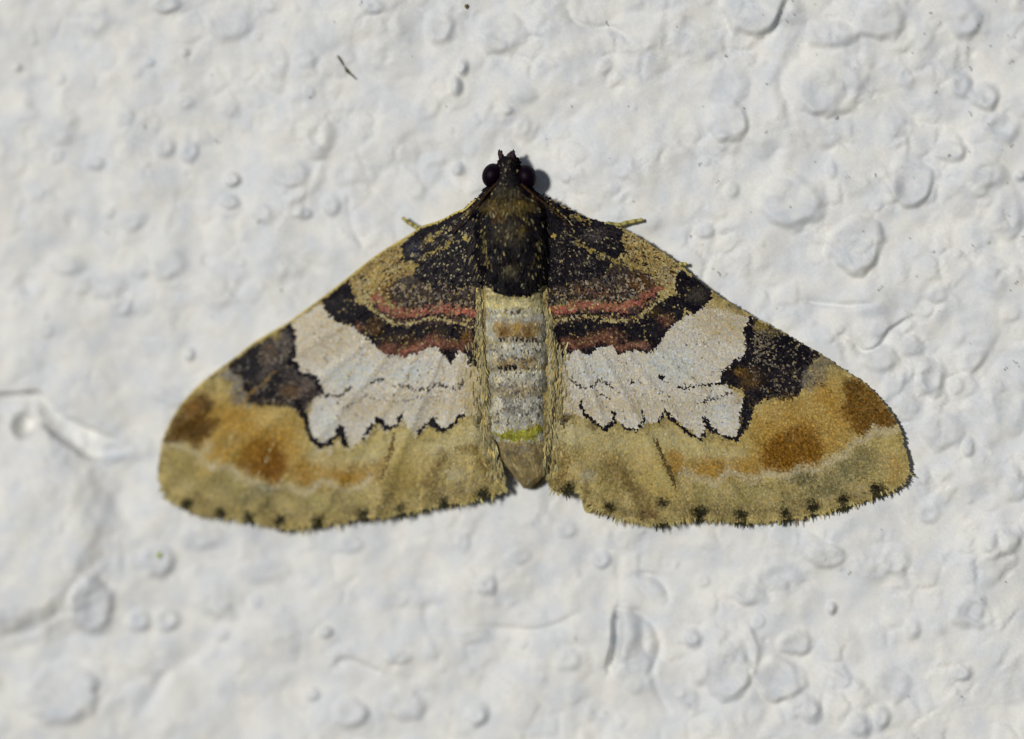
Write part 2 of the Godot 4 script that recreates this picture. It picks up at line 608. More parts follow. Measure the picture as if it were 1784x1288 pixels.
	furrow([150, 802, 172, 840, 190, 880, 220, 925, 240, 950], 14, -3, 0.0)
	furrow([0, 1120, 50, 1100, 85, 1082, 100, 1060], 10, -6, 0.0)
	furrow([345, 1142, 310, 1165, 285, 1180, 262, 1215, 240, 1250], 12, -6, 0.2)
	furrow([1075, 1062, 1072, 1090, 1070, 1130, 1060, 1165], 7, -26, -0.4)
	furrow([1072, 1062, 1110, 1068, 1140, 1090, 1150, 1130, 1140, 1180, 1165, 1240], 7, -7, 0.3)
	furrow([840, 1095, 890, 1098, 930, 1100, 970, 1090, 1010, 1070], 7, -5, 0.3)
	furrow([575, 1170, 600, 1155, 640, 1168, 665, 1180], 8, -8, 0.3)
	furrow([1104, 1000, 1140, 1005, 1160, 1025, 1165, 1045], 6, -6, 0.2)
	furrow([1586, 550, 1562, 566, 1548, 575, 1532, 600, 1505, 610, 1485, 594], 6, -9, -0.4)
	furrow([1392, 524, 1440, 530, 1475, 532, 1520, 528], 5, -6, -0.3)
	furrow([1370, 0, 1352, 40, 1340, 58, 1322, 62], 6, -9, -0.4)
	furrow([1185, 30, 1230, 50, 1258, 62], 8, -4, 0.2)
	furrow([985, 10, 1000, 36, 1030, 48, 1070, 50, 1098, 75], 6, -5, 0.3)
	furrow([610, 60, 640, 118, 660, 160, 640, 240], 12, -3, 0.3)
	furrow([605, 340, 612, 390, 630, 425], 6, -4, 0.2)
	furrow([470, 430, 530, 460, 560, 470], 8, -3, 0.2)
	furrow([1370, 70, 1348, 130, 1350, 190, 1352, 230], 16, 6, 0.2)
	furrow([1300, 1085, 1318, 1130, 1312, 1175], 9, 7, 0.2)
	furrow([1430, 1165, 1490, 1190, 1505, 1200], 10, 5, 0.2)
	furrow([560, 280, 540, 330, 490, 355], 9, 4, 0.0)
	furrow([320, 1180, 200, 1160, 120, 1130], 14, 5, 0.0)
	# many small ones, thicker to the upper right, also beyond what is in view
	var r2 := RandomNumberGenerator.new()
	r2.seed = 9
	var made := 0
	while made < 760:
		var x := r2.randf_range(-500, 2300)
		var y := r2.randf_range(-400, 1700)
		if r2.randf() > 0.3 + 0.7 * clampf((x - y + 500.0) / 1700.0, 0.0, 1.0):
			continue
		made += 1
		var rr := 7.0 + 40.0 * pow(r2.randf(), 2.2)
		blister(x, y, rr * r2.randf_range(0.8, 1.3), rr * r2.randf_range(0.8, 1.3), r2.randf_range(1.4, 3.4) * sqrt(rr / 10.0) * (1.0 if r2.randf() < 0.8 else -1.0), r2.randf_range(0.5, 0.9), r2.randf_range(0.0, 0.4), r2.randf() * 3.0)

	var s := Shape.new()
	var paint := C(219, 219, 217)
	var cool := C(212, 215, 217)
	var warm := C(224, 223, 217)
	for j in h:
		for i in w:
			var x := gx[i]
			var y := gy[j]
			# the moth sits on a flatter patch
			var e := Vector2((x - 925.0) / 600.0, (y - 690.0) / 240.0).length()
			var z := hz[j * w + i]
			z = minf(z, lerpf(-2.5, 26.0, smoothstep(0.8, 1.35, e)))
			hz[j * w + i] = z
	for j in h:
		for i in w:
			var x := gx[i]
			var y := gy[j]
			var i0 := maxi(i - 1, 0)
			var i1 := mini(i + 1, w - 1)
			var j0 := maxi(j - 1, 0)
			var j1 := mini(j + 1, h - 1)
			var dx := (hz[j * w + i1] - hz[j * w + i0]) / (gx[i1] - gx[i0])
			var dy := (hz[j1 * w + i] - hz[j0 * w + i]) / (gy[j1] - gy[j0])
			var t := tone_noise.get_noise_2d(x, y) + 0.6 * warp_noise.get_noise_2d(x * 0.5 + 900.0, y * 0.5)
			var c := paint.lerp(cool, clampf(t * 1.6, 0, 1)).lerp(warm, clampf(-t * 1.6, 0, 1))
			c = c.lerp(C(190, 195, 201), blister_shade[j * w + i] * (0.62 + 0.5 * warp_noise.get_noise_2d(x, y)))  # shading of the blisters mixed into the paint as grey-blue
			c *= 1.0 + 0.02 * rng.randfn()
			c *= 1.0 + 0.03 * grit.get_noise_2d(x * 1.7 + 50.0, y * 1.7)
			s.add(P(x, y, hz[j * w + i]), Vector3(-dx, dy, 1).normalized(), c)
	# grains of dirt caught in the paint
	for k in 110:
		var x := 900.0 + 880.0 * sqrt(r2.randf()) if r2.randf() < 0.7 else r2.randf_range(0, 1784)
		var y := 640.0 * pow(r2.randf(), 1.3) if r2.randf() < 0.75 else r2.randf_range(0, 1288)
		var i := gx.bsearch(x)
		var j := gy.bsearch(y)
		var dark := C(70, 72, 70) if r2.randf() < 0.8 else C(120, 110, 60)
		for n in (1 if r2.randf() < 0.7 else 3):
			s.c[j * w + i] = s.c[j * w + i].lerp(dark, r2.randf_range(0.3, 0.8))
			i = clampi(i + r2.randi_range(-1, 1), 0, w - 1)
			j = clampi(j + r2.randi_range(-1, 1), 0, h - 1)
	for j in h - 1:
		for i in w - 1:
			var a := j * w + i
			s.tri(a, a + 1, a + w + 1)
			s.tri(a, a + w + 1, a + w)
	# the wall behind its paint
	var x0 := gx[0]
	var x1 := gx[w - 1]
	var y0 := gy[0]
	var y1 := gy[h - 1]
	for q in [[x0, y0, x1, y0, Vector3(0, 1, 0)], [x1, y0, x1, y1, Vector3(1, 0, 0)], [x1, y1, x0, y1, Vector3(0, -1, 0)], [x0, y1, x0, y0, Vector3(-1, 0, 0)]]:
		var f := s.add(P(q[0], q[1], -4), q[4], paint)
		s.add(P(q[2], q[3], -4), q[4], paint)
		s.add(P(q[2], q[3], -5000), q[4], paint)
		s.add(P(q[0], q[1], -5000), q[4], paint)
		s.tri(f, f + 2, f + 1)
		s.tri(f, f + 3, f + 2)
	var f := s.add(P(x0, y0, -5000), Vector3(0, 0, -1), paint)
	s.add(P(x1, y0, -5000), Vector3(0, 0, -1), paint)
	s.add(P(x1, y1, -5000), Vector3(0, 0, -1), paint)
	s.add(P(x0, y1, -5000), Vector3(0, 0, -1), paint)
	s.tri(f, f + 2, f + 1)
	s.tri(f, f + 3, f + 2)
	var m := mat(0.62, 0.35)
	var o := obj("wall", s, m)
	o.set_meta("kind", "structure")
	o.set_meta("label", "white painted roughcast wall covered in small paint blisters")


func wall_z(x: float, y: float) -> float:
	var i := clampi(gx.bsearch(x), 0, gx.size() - 1)
	var j := clampi(gy.bsearch(y), 0, gy.size() - 1)
	return hz[j * gx.size() + i]


# ---------------------------------------------------------------- the moth
func build_moth() -> void:
	var moth := Node3D.new()
	moth.name = "moth"
	add_child(moth)
	moth.set_meta("label", "brown, black and white patterned moth resting with wings spread flat on the white wall")
	moth.set_meta("category", "moth")

	var black := C(15, 13, 21)
	var soot := C(31, 27, 31)
	var grey := C(104, 98, 92)
	var yell := C(152, 134, 72)
	var buff := C(172, 150, 90)
	var pale := C(178, 168, 132)
	var white1 := C(203, 200, 190)
	var white2 := C(188, 177, 155)
	var ochre := C(158, 122, 46)
	var orange := C(128, 92, 30)
	var dark := C(74, 52, 18)
	var pink := C(148, 88, 78)
	var rose := C(138, 88, 74)
	var brown := C(92, 68, 42)
	var olive := C(182, 164, 108)
	var olive2 := C(130, 116, 72)
	var grn := C(104, 100, 72)

	var left := pts([846, 338, 830, 348, 812, 366, 797, 372, 775, 384, 757, 391, 735, 398, 715, 412, 690, 427, 660, 446, 632, 467, 608, 486, 580, 508, 555, 527, 525, 549, 500, 567, 470, 584, 440, 602,
		415, 622, 390, 640, 365, 659, 340, 680, 318, 704, 300, 730, 287, 758, 279, 785, 275, 815, 274, 835, 280, 853, 292, 868, 310, 881, 335, 892, 365, 899, 395, 904, 425, 907, 455, 912, 480, 918,
		497, 922, 520, 918, 550, 915, 580, 910, 610, 904, 640, 900, 670, 897, 700, 893, 725, 886, 750, 880, 775, 877, 800, 871, 825, 866, 850, 862, 868, 854, 880, 841, 876, 826, 868, 800, 864, 765, 862, 735,
		860, 700, 858, 670, 856, 640, 854, 610, 852, 570, 850, 530, 850, 500, 852, 470, 862, 430, 872, 400, 868, 365])
	var right := pts([942, 338, 955, 345, 975, 355, 990, 363, 1008, 374, 1030, 381, 1055, 388, 1085, 398, 1110, 411, 1135, 427, 1160, 443, 1185, 462, 1210, 484, 1230, 500, 1260, 519, 1290, 537, 1320, 555,
		1350, 572, 1380, 588, 1410, 604, 1440, 622, 1465, 640, 1490, 655, 1515, 675, 1535, 695, 1552, 718, 1565, 742, 1573, 770, 1579, 800, 1581, 816, 1571, 834, 1555, 846, 1530, 857, 1500, 868, 1470, 878,
		1440, 885, 1400, 894, 1370, 900, 1340, 903, 1300, 905, 1270, 903, 1240, 901, 1210, 897, 1180, 902, 1160, 906, 1135, 908, 1110, 905, 1085, 900, 1060, 892, 1043, 884, 1028, 872, 1016, 856, 1006, 844, 994, 853,
		978, 854, 962, 846, 954, 832, 954, 810, 952, 785, 950, 755, 950, 720, 950, 690, 952, 650, 954, 620, 952, 590, 950, 560, 948, 530, 946, 500, 942, 470, 934, 430, 925, 400, 928, 365])

	# ---- markings of the one wing
	var L := []
	area(L, [200, 300, 900, 300, 900, 960, 200, 960], olive, olive2, 1.0, 0.0)
	var R := []
	area(R, [880, 300, 1650, 300, 1650, 960, 880, 960], olive, olive2, 1.0, 0.0)
	# tint of the hind border
	area(L, [340, 690, 395, 690, 440, 712, 520, 715, 545, 790, 600, 800, 560, 840, 500, 845, 420, 830, 370, 800, 330, 770], buff, ochre, 0.6, 8.0)
	area(R, [1300, 730, 1340, 700, 1400, 690, 1460, 650, 1500, 690, 1520, 750, 1480, 770, 1430, 800, 1330, 810, 1240, 800], buff, ochre, 0.65, 8.0)
	area(L, [700, 760, 760, 770, 740, 850, 640, 880, 520, 890, 450, 860, 560, 840, 640, 830], yell, olive2, 0.45, 8.0)
	area(R, [1000, 770, 1120, 770, 1180, 800, 1280, 830, 1400, 850, 1480, 850, 1300, 885, 1100, 880, 1010, 830], yell, olive2, 0.45, 8.0)

	# white field
	area(L, [560, 530, 500, 568, 510, 590, 508, 625, 530, 652, 552, 662, 560, 688, 545, 700, 536, 730, 545, 770, 562, 778, 592, 755, 610, 782, 640, 762, 660, 730, 680, 747, 705, 730, 725, 765, 755, 735, 772, 754, 806, 726, 850, 722, 850, 600, 800, 590, 660, 590], white1, white2, 1.0, 1.5)
	area(R, [1220, 530, 1310, 553, 1300, 620, 1262, 640, 1262, 665, 1296, 690, 1300, 740, 1282, 764, 1232, 745, 1224, 764, 1165, 718, 1146, 734, 1124, 736, 1110, 750, 1074, 730, 1060, 748, 1028, 728, 1000, 720, 958, 722, 958, 600, 1100, 590, 1180, 560], white1, white2, 1.0, 1.5)
	for v in [[560, 650, 640, 620, 660, 660, 600, 690], [680, 640, 740, 625, 750, 660, 690, 668], [690, 690, 740, 690, 720, 735, 690, 730], [545, 710, 580, 700, 590, 750, 560, 770]]:
		area(L, v, C(182, 190, 188), C(196, 200, 196), 0.6, 8.0)
	for v in [[1010, 620, 1080, 630, 1070, 660, 1010, 655], [1120, 620, 1200, 600, 1220, 650, 1150, 665], [1190, 690, 1270, 700, 1280, 740, 1220, 720]]:
		area(R, v, C(182, 190, 188), C(196, 200, 196), 0.6, 8.0)
	# warmer scales towards the front edge and the body
	area(L, [560, 530, 500, 568, 515, 620, 560, 640, 640, 590], white2, buff, 0.4, 6.0)
	area(R, [1230, 520, 1310, 553, 1300, 600, 1240, 590, 1200, 560], white2, buff, 0.55, 6.0)
	area(L, [800, 630, 850, 630, 856, 740, 812, 735], buff, yell, 0.6, 8.0)
	area(R, [985, 640, 955, 640, 950, 740, 1005, 735], buff, yell, 0.6, 8.0)
	area(L, [600, 690, 820, 680, 830, 720, 600, 730], white2, buff, 0.45, 8.0)
	area(R, [1000, 690, 1230, 690, 1250, 720, 1010, 725], white2, buff, 0.45, 8.0)
	for v in [[650, 601, 628, 634, 606, 660, 596, 690], [612, 566, 560, 590, 520, 625], [585, 560, 545, 578], [777, 635, 768, 690, 755, 730], [720, 625, 706, 680, 700, 725], [800, 560 + 80, 806, 700]]:
		line(L, v, 3.0, buff, white2, 0.6, 0.8)
	for v in [[1160, 600, 1210, 650, 1240, 700], [1230, 545, 1300, 580], [1080, 620, 1110, 690, 1122, 730], [1240, 570, 1290, 610]]:
		line(R, v, 2.5, buff, white2, 0.45, 0.8)
	area(L, [540, 560, 700, 620, 820, 640, 820, 730, 560, 740], grey, C(170, 166, 158), 0.03, 2.0)
	area(R, [1250, 560, 1100, 620, 980, 640, 990, 730, 1270, 740], grey, C(170, 166, 158), 0.03, 2.0)

	# ---- dark patch towards the wing tip
	area(L, [503, 566, 514, 590, 512, 616, 504, 633, 518, 638, 522, 650, 550, 657, 557, 674, 564, 690, 545, 696, 535, 702, 538, 740, 546, 764, 538, 764, 528, 742, 518, 720, 507, 709, 473, 709, 447, 707, 434, 703, 423, 684, 422, 672, 417, 656, 400, 647, 392, 640], soot, C(82, 76, 72), 1.0, 1.5)
	area(L, [390, 638, 402, 650, 420, 660, 424, 688, 440, 708, 418, 712, 400, 702, 394, 688, 408, 676, 386, 658, 372, 660], grey, C(128, 122, 110), 0.85, 2.0)
	area(L, [396, 634, 440, 602, 452, 612, 458, 640, 440, 662, 430, 690, 424, 684, 420, 660, 402, 650], black, soot, 0.93, 2.5)
	area(L, [430, 698, 470, 660, 490, 644, 496, 664, 480, 690, 505, 700, 498, 708, 450, 708], black, soot, 0.9, 2.5)
	area(L, [452, 606, 470, 596, 484, 610, 480, 632, 462, 640], C(84, 78, 70), brown, 0.6, 4.0)
	spot(L, 480, 585, 9, 7, buff, yell, 0.7, 3.0)
	spot(L, 497, 606, 8, 18, grey, C(110, 98, 80), 0.45, 4.0)
	spot(L, 508, 682, 20, 14, brown, C(104, 76, 36), 0.6, 6.0)
	spot(L, 536, 672, 12, 12, brown, grey, 0.5, 4.0)
	spot(L, 545, 705, 8, 12, C(160, 140, 120), grey, 0.4, 4.0)
	line(L, [480, 646, 458, 668, 440, 682, 426, 697], 5.5, C(140, 112, 62), C(110, 92, 62), 0.95, 1.0)
	line(L, [503, 566, 511, 584, 513, 603, 509, 620, 505, 633, 519, 637, 522, 650, 534, 655, 549, 658, 556, 672, 562, 686], 8.5, black, soot, 0.93, 1.0)
	line(L, [524, 640, 536, 648, 548, 652], 3.0, C(150, 130, 100), grey, 0.5)
	line(L, [518, 700, 528, 724, 535, 748], 9.0, black, soot, 0.9, 1.0)
	line(L, [515, 714, 524, 730, 531, 750], 3.0, ochre, buff, 0.6)

	area(R, [1309, 551, 1434, 616, 1418, 626, 1403, 640, 1414, 655, 1400, 669, 1392, 688, 1374, 697, 1349, 691, 1324, 695, 1308, 719, 1303, 746, 1284, 764, 1288, 730, 1299, 694, 1296, 672, 1268, 672, 1260, 652, 1281, 632, 1298, 622, 1304, 606, 1297, 580], soot, black, 1.0, 2.0)
	area(R, [1434, 614, 1455, 626, 1436, 640, 1440, 662, 1416, 680, 1396, 672, 1402, 640], grey, C(130, 118, 92), 0.75, 3.0)
	area(R, [1316, 575, 1350, 580, 1352, 610, 1326, 625, 1312, 610], grey, C(120, 108, 84), 0.3, 1.6)
	area(R, [1330, 640, 1390, 630, 1390, 680, 1340, 690], soot, C(96, 84, 64), 0.2, 1.6)
	spot(R, 1326, 568, 12, 9, buff, yell, 0.6, 3.0)
	spot(R, 1345, 578, 14, 6, buff, grey, 0.4, 3.0)
	spot(R, 1308, 658, 20, 16, C(84, 64, 36), C(104, 78, 38), 0.6, 6.0)
	spot(R, 1290, 645, 12, 7, ochre, brown, 0.4, 3.0)
	spot(R, 1285, 690, 10, 14, buff, grey, 0.5, 4.0)
	line(R, [1308, 553, 1298, 578, 1305, 607, 1295, 624, 1270, 634, 1261, 650, 1258, 664], 6.0, black, soot, 0.93, 1.0)
	line(R, [1420, 668, 1436, 668], 7.0, soot, grey, 0.8)
	line(R, [1284, 758, 1300, 736, 1306, 712, 1320, 697], 9.0, black, soot, 0.95, 1.0)

	area(R, [1309, 556, 1430, 616, 1400, 669, 1374, 694, 1330, 690, 1300, 640, 1298, 580], C(140, 128, 98), grey, 0.11, 1.2)
	area(L, [500, 575, 400, 640, 430, 700, 500, 705, 530, 690, 508, 640], C(130, 118, 98), grey, 0.07, 1.2)
	area(R, [1185, 470, 1236, 504, 1225, 532, 1192, 540, 1172, 520], C(150, 138, 96), grey, 0.14, 1.2)
	# ---- inner third: basal field, brown field, rose line, black band
	area(L, [702, 424, 701, 457, 718, 458, 722, 478, 743, 497, 771, 506, 806, 502, 840, 498, 880, 500, 880, 330, 846, 336, 812, 362, 757, 388, 730, 400], black, C(36, 32, 36), 1.0, 2.2)
	area(R, [1084, 396, 1083, 418, 1092, 441, 1081, 448, 1069, 460, 1055, 474, 1029, 486, 999, 490, 967, 501, 950, 498, 910, 500, 910, 330, 942, 336, 1008, 372, 1055, 386], black, C(36, 32, 36), 1.0, 2.2)
	area(L, [701, 424, 701, 457, 725, 461, 722, 478, 700, 490, 680, 512, 668, 527, 640, 532, 622, 524, 617, 505, 607, 487, 640, 460, 670, 438], buff, C(110, 88, 60), 1.0, 2.2)
	area(R, [1084, 398, 1088, 418, 1092, 446, 1102, 462, 1130, 476, 1153, 497, 1167, 514, 1181, 510, 1175, 486, 1187, 466, 1144, 432], buff, C(110, 88, 60), 1.0, 2.2)
	area(L, [680, 492, 722, 478, 743, 497, 771, 506, 840, 500, 840, 534, 780, 536, 740, 546, 705, 542, 680, 524], C(76, 64, 52), C(40, 34, 34), 1.0, 2.2)
	area(R, [1055, 474, 1081, 452, 1130, 476, 1153, 497, 1140, 516, 1090, 528, 1000, 524, 955, 530, 955, 502, 999, 490, 1029, 486], C(76, 64, 52), C(40, 34, 34), 1.0, 2.2)
	spot(L, 712, 492, 18, 10, grey, soot, 0.6, 4.0)
	spot(R, 1060, 486, 16, 10, grey, soot, 0.6, 4.0)
	spot(L, 674, 506, 17, 12, C(104, 68, 20), dark, 0.9, 5.0)
	spot(R, 1116, 492, 22, 15, C(104, 64, 24), dark, 0.85, 6.0)
	spot(L, 648, 500, 12, 22, yell, buff, 0.6, 5.0)
	spot(L, 628, 496, 8, 12, pale, grey, 0.5, 3.0)
	spot(L, 630, 480, 6, 4, black, soot, 0.8, 2.0)
	spot(R, 1160, 476, 14, 18, pale, grey, 0.55, 4.0)
	line(L, [667, 476, 690, 462, 700, 452], 4.0, black, soot, 0.8, 1.2)
	line(R, [1098, 452, 1116, 456, 1128, 464], 4.0, soot, black, 0.7, 1.2)
	line(L, [740, 535, 760, 524, 800, 520, 836, 522], 7.0, black, soot, 0.55, 2.5)
	line(R, [960, 522, 1000, 512, 1050, 520, 1080, 522], 6.0, black, soot, 0.5, 2.5)
	line(R, [1003, 504, 1030, 508, 1062, 510], 8.0, rose, brown, 0.6, 2.5)
	for mk in 2:
		area(L, [701, 424, 701, 457, 725, 461, 700, 490, 668, 527, 640, 532, 617, 505, 607, 487, 640, 460, 670, 438], [soot, pale][mk], [brown, yell][mk], 0.22, 1.2)
		area(R, [1084, 398, 1092, 446, 1130, 476, 1167, 514, 1181, 510, 1187, 466, 1144, 432], [soot, pale][mk], [brown, yell][mk], 0.22, 1.2)
		area(L, [680, 492, 743, 497, 838, 500, 838, 534, 740, 546, 690, 530], [black, C(150, 134, 110)][mk], [soot, grey][mk], 0.22, 1.2)
		area(R, [1055, 474, 1130, 476, 1150, 500, 1090, 528, 957, 530, 957, 502], [black, C(150, 134, 110)][mk], [soot, grey][mk], 0.22, 1.2)
	# black band
	area(L, [607, 487, 613, 500, 618, 516, 617, 528, 636, 531, 655, 545, 668, 556, 685, 567, 705, 568, 740, 560, 780, 561, 800, 562, 822, 570, 840, 575, 840, 640, 820, 634, 813, 612, 804, 609, 798, 615, 787, 632, 776, 617, 767, 607, 750, 603, 737, 609, 728, 615, 709, 621, 692, 620, 669, 613, 659, 612, 656, 600, 647, 594, 635, 583, 622, 575, 611, 565, 600, 563, 590, 560, 572, 553, 569, 541, 560, 524], black, soot, 1.0, 1.5)
	area(R, [1185, 466, 1240, 502, 1238, 522, 1227, 536, 1209, 547, 1192, 542, 1186, 552, 1174, 566, 1158, 580, 1153, 596, 1141, 608, 1134, 613, 1106, 608, 1078, 613, 1069, 600, 1048, 602, 1027, 617, 1008, 608, 990, 613, 983, 622, 970, 600, 955, 575, 964, 566, 990, 554, 1022, 550, 1050, 554, 1069, 559, 1111, 559, 1130, 536, 1153, 519, 1179, 510, 1175, 484], black, soot, 1.0, 1.5)
	spot(L, 655, 570, 13, 14, brown, dark, 0.75, 4.0)
	spot(L, 628, 570, 10, 6, rose, brown, 0.6, 3.0)
	spot(L, 700, 590, 28, 10, brown, soot, 0.5, 4.0)
	spot(L, 815, 586, 10, 8, orange, brown, 0.7, 3.0)
	spot(L, 770, 575, 12, 7, C(80, 72, 42), soot, 0.6, 3.0)
	line(L, [668, 604, 700, 612, 725, 606, 744, 595, 758, 588, 774, 598, 800, 600, 820, 600], 15.0, rose, brown, 0.75, 4.0)
	line(L, [700, 614, 722, 608, 746, 597, 762, 594], 7.0, pink, rose, 0.6, 2.5)
	line(L, [560, 525, 580, 528, 600, 518], 10.0, C(70, 62, 56), soot, 0.35, 3.0)
	spot(R, 1161, 556, 12, 10, brown, rose, 0.7, 4.0)
	spot(R, 1140, 540, 12, 8, dark, C(70, 60, 34), 0.6, 4.0)
	line(R, [988, 596, 1010, 598, 1036, 588, 1058, 582, 1070, 592], 17.0, rose, brown, 0.75, 4.0)
	line(R, [1076, 604, 1100, 600, 1130, 600], 10.0, rose, C(130, 100, 76), 0.75, 3.0)
	line(R, [1066, 575, 1090, 585], 8.0, rose, brown, 0.5, 3.0)
	spot(R, 1215, 512, 16, 12, grey, C(110, 100, 76), 0.3, 4.0)
	line(R, [1172, 524, 1190, 536, 1212, 548], 2.6, pale, buff, 0.8)
	area(L, [640, 526, 668, 534, 705, 546, 750, 542, 838, 546, 838, 576, 800, 564, 740, 562, 705, 570, 668, 558], C(46, 38, 36), C(84, 64, 56), 0.92, 1.5)
	area(R, [957, 536, 1013, 534, 1090, 534, 1140, 512, 1160, 516, 1130, 540, 1111, 562, 1022, 553, 990, 558, 957, 574], C(46, 38, 36), C(84, 64, 56), 0.92, 1.5)
	# rose line with its thin black and pale companions
	line(L, [656, 516, 668, 530, 688, 539, 705, 545, 725, 545, 750, 538, 775, 537, 795, 539, 815, 542, 838, 545], 15.5, pink, C(124, 82, 60), 0.8, 2.2)
	line(R, [958, 538, 990, 537, 1013, 530, 1041, 530, 1069, 535, 1092, 532, 1116, 522, 1137, 511, 1149, 500], 16.0, pink, C(128, 84, 60), 0.8, 2.2)
	spot(L, 812, 541, 8, 6, C(170, 90, 74), pink, 0.8, 2.0)
	spot(R, 985, 538, 12, 7, C(168, 92, 74), pink, 0.6, 2.0)
	line(L, [700, 556, 720, 553, 745, 550, 790, 550, 838, 556], 4.5, black, soot, 0.65)
	line(R, [956, 554, 1008, 546, 1040, 545, 1078, 545, 1106, 547, 1125, 529, 1150, 510], 4.5, black, soot, 0.75)
	line(L, [620, 520, 636, 526, 648, 534, 656, 542, 672, 554, 688, 564, 705, 566, 725, 560, 740, 555, 755, 554, 780, 556, 810, 562, 838, 569], 4.4, pale, yell, 0.85)
	line(R, [958, 570, 970, 562, 990, 554, 1022, 549, 1050, 553, 1069, 559, 1090, 556, 1111, 559, 1120, 548, 1130, 536, 1153, 518, 1179, 510, 1172, 486, 1186, 470], 4.4, pale, yell, 0.85)
	# yellow veins and flecks of the basal field
	for v in [[742, 422, 760, 410, 786, 396], [736, 449, 752, 441, 770, 435, 794, 416], [700, 471, 714, 463, 728, 459], [812, 378, 832, 360, 844, 348]]:
		line(L, v, 7.0, yell, C(120, 108, 70), 0.7, 2.2)
	for v in [[988, 400, 1000, 412, 1014, 426, 1041, 441, 1069, 453, 1106, 468], [956, 356, 970, 366, 984, 378], [1000, 376, 1030, 386]]:
		line(R, v, 6.5, yell, C(120, 108, 70), 0.7, 2.2)
	spot(L, 815, 416, 5, 5, C(190, 168, 98), yell, 0.9, 1.2)
	spot(R, 965, 409, 6, 4, C(200, 172, 90), yell, 0.9, 1.2)
	spot(L, 720, 432, 10, 16, C(74, 84, 110), soot, 0.5, 4.0)
	spot(R, 1040, 408, 22, 12, C(110, 104, 96), soot, 0.5, 5.0)
	area(L, [705, 430, 830, 362, 850, 490, 760, 500, 720, 470], C(92, 86, 74), C(56, 50, 48), 0.16, 2.0)
	area(R, [1080, 420, 990, 368, 950, 490, 1040, 480], C(92, 86, 74), C(56, 50, 48), 0.16, 2.0)
	area(L, [705, 430, 830, 362, 850, 490, 760, 500, 720, 470], C(176, 168, 130), C(130, 120, 84), 0.045, 2.0)
	area(R, [1080, 420, 990, 368, 950, 490, 1040, 480], C(176, 168, 130), C(130, 120, 84), 0.045, 2.0)
	area(L, [610, 500, 690, 470, 830, 500, 832, 600, 680, 610, 580, 550], C(150, 134, 92), C(110, 96, 60), 0.07, 2.0)
	area(R, [1230, 500, 1110, 460, 965, 500, 965, 600, 1120, 600], C(150, 134, 92), C(110, 96, 60), 0.07, 2.0)

	# ---- hind border: brown spots, pale wavy line, grey clouds, marginal spots, shade of the pleats put into the colour
	area(L, [540, 778, 562, 794, 600, 798, 640, 780, 680, 760, 705, 745, 735, 772, 775, 764, 815, 738, 848, 735, 848, 768, 780, 790, 700, 786, 640, 808, 570, 816, 535, 800], C(196, 188, 152), C(178, 168, 122), 0.75, 7.0)
	area(R, [1300, 772, 1278, 780, 1220, 772, 1165, 745, 1120, 758, 1060, 758, 1010, 738, 960, 735, 960, 770, 1060, 785, 1160, 786, 1230, 800, 1300, 796], C(196, 188, 152), C(178, 168, 122), 0.75, 7.0)
	area(L, [350, 700, 392, 700, 430, 715, 500, 722, 528, 770, 510, 800, 440, 800, 370, 810, 345, 790, 372, 750], C(176, 140, 62), C(146, 108, 38), 0.72, 11.0)
	area(R, [1440, 660, 1470, 690, 1480, 750, 1450, 780, 1410, 812, 1330, 800, 1310, 750, 1340, 710, 1400, 700], C(178, 142, 64), C(148, 110, 40), 0.74, 11.0)
	area(L, [520, 800, 650, 810, 680, 840, 560, 852, 500, 840], C(172, 136, 70), C(154, 120, 60), 0.5, 9.0)
	area(R, [1150, 790, 1330, 795, 1330, 828, 1200, 830], C(172, 136, 70), C(154, 120, 60), 0.5, 9.0)
	for v in [[500, 735, 545, 800, 640, 800, 700, 775, 820, 765, 830, 742, 700, 745, 600, 780, 560, 782, 535, 760], [300, 785, 340, 800, 400, 820, 450, 850, 420, 870, 340, 850, 290, 830]]:
		area(L, v, C(182, 168, 112), C(166, 148, 86), 0.55, 9.0)
	area(L, [284, 800, 330, 815, 400, 838, 470, 862, 560, 866, 640, 868, 640, 885, 500, 900, 380, 885, 300, 850], C(148, 140, 100), C(122, 116, 80), 0.4, 9.0)
	area(R, [1574, 770, 1500, 785, 1440, 815, 1370, 838, 1240, 850, 1240, 890, 1340, 890, 1460, 868, 1570, 810], C(148, 140, 100), C(122, 116, 80), 0.4, 9.0)
	area(L, [300, 850, 420, 868, 500, 878, 640, 862, 760, 850, 860, 845, 860, 862, 640, 900, 500, 915, 360, 900], C(136, 122, 80), olive2, 0.4, 7.0)
	area(L, [520, 868, 600, 862, 660, 850, 650, 878, 540, 894], C(178, 168, 112), C(160, 148, 92), 0.6, 7.0)
	area(L, [692, 770, 740, 775, 730, 830, 700, 880, 672, 880], C(176, 156, 88), buff, 0.6, 8.0)
	area(L, [750, 840, 790, 850, 840, 836, 850, 850, 770, 868], C(150, 136, 100), C(118, 106, 78), 0.6, 6.0)
	for v in [[1310, 700, 1280, 768, 1180, 765, 1130, 750, 1060, 760, 1010, 748, 1010, 780, 1150, 790, 1300, 790], [1500, 775, 1570, 750, 1578, 816, 1540, 840, 1500, 850]]:
		area(R, v, C(182, 166, 108), C(168, 148, 84), 0.55, 9.0)
	area(R, [1010, 850, 1100, 880, 1300, 880, 1450, 860, 1560, 820, 1570, 838, 1440, 885, 1290, 904, 1130, 905, 1040, 880], C(140, 124, 82), olive2, 0.4, 7.0)
	area(R, [1200, 845, 1290, 842, 1350, 850, 1340, 872, 1220, 870], C(172, 164, 112), C(154, 146, 94), 0.55, 7.0)
	area(R, [1400, 840, 1500, 780, 1530, 790, 1500, 840, 1420, 870], C(132, 122, 84), grn, 0.6, 8.0)
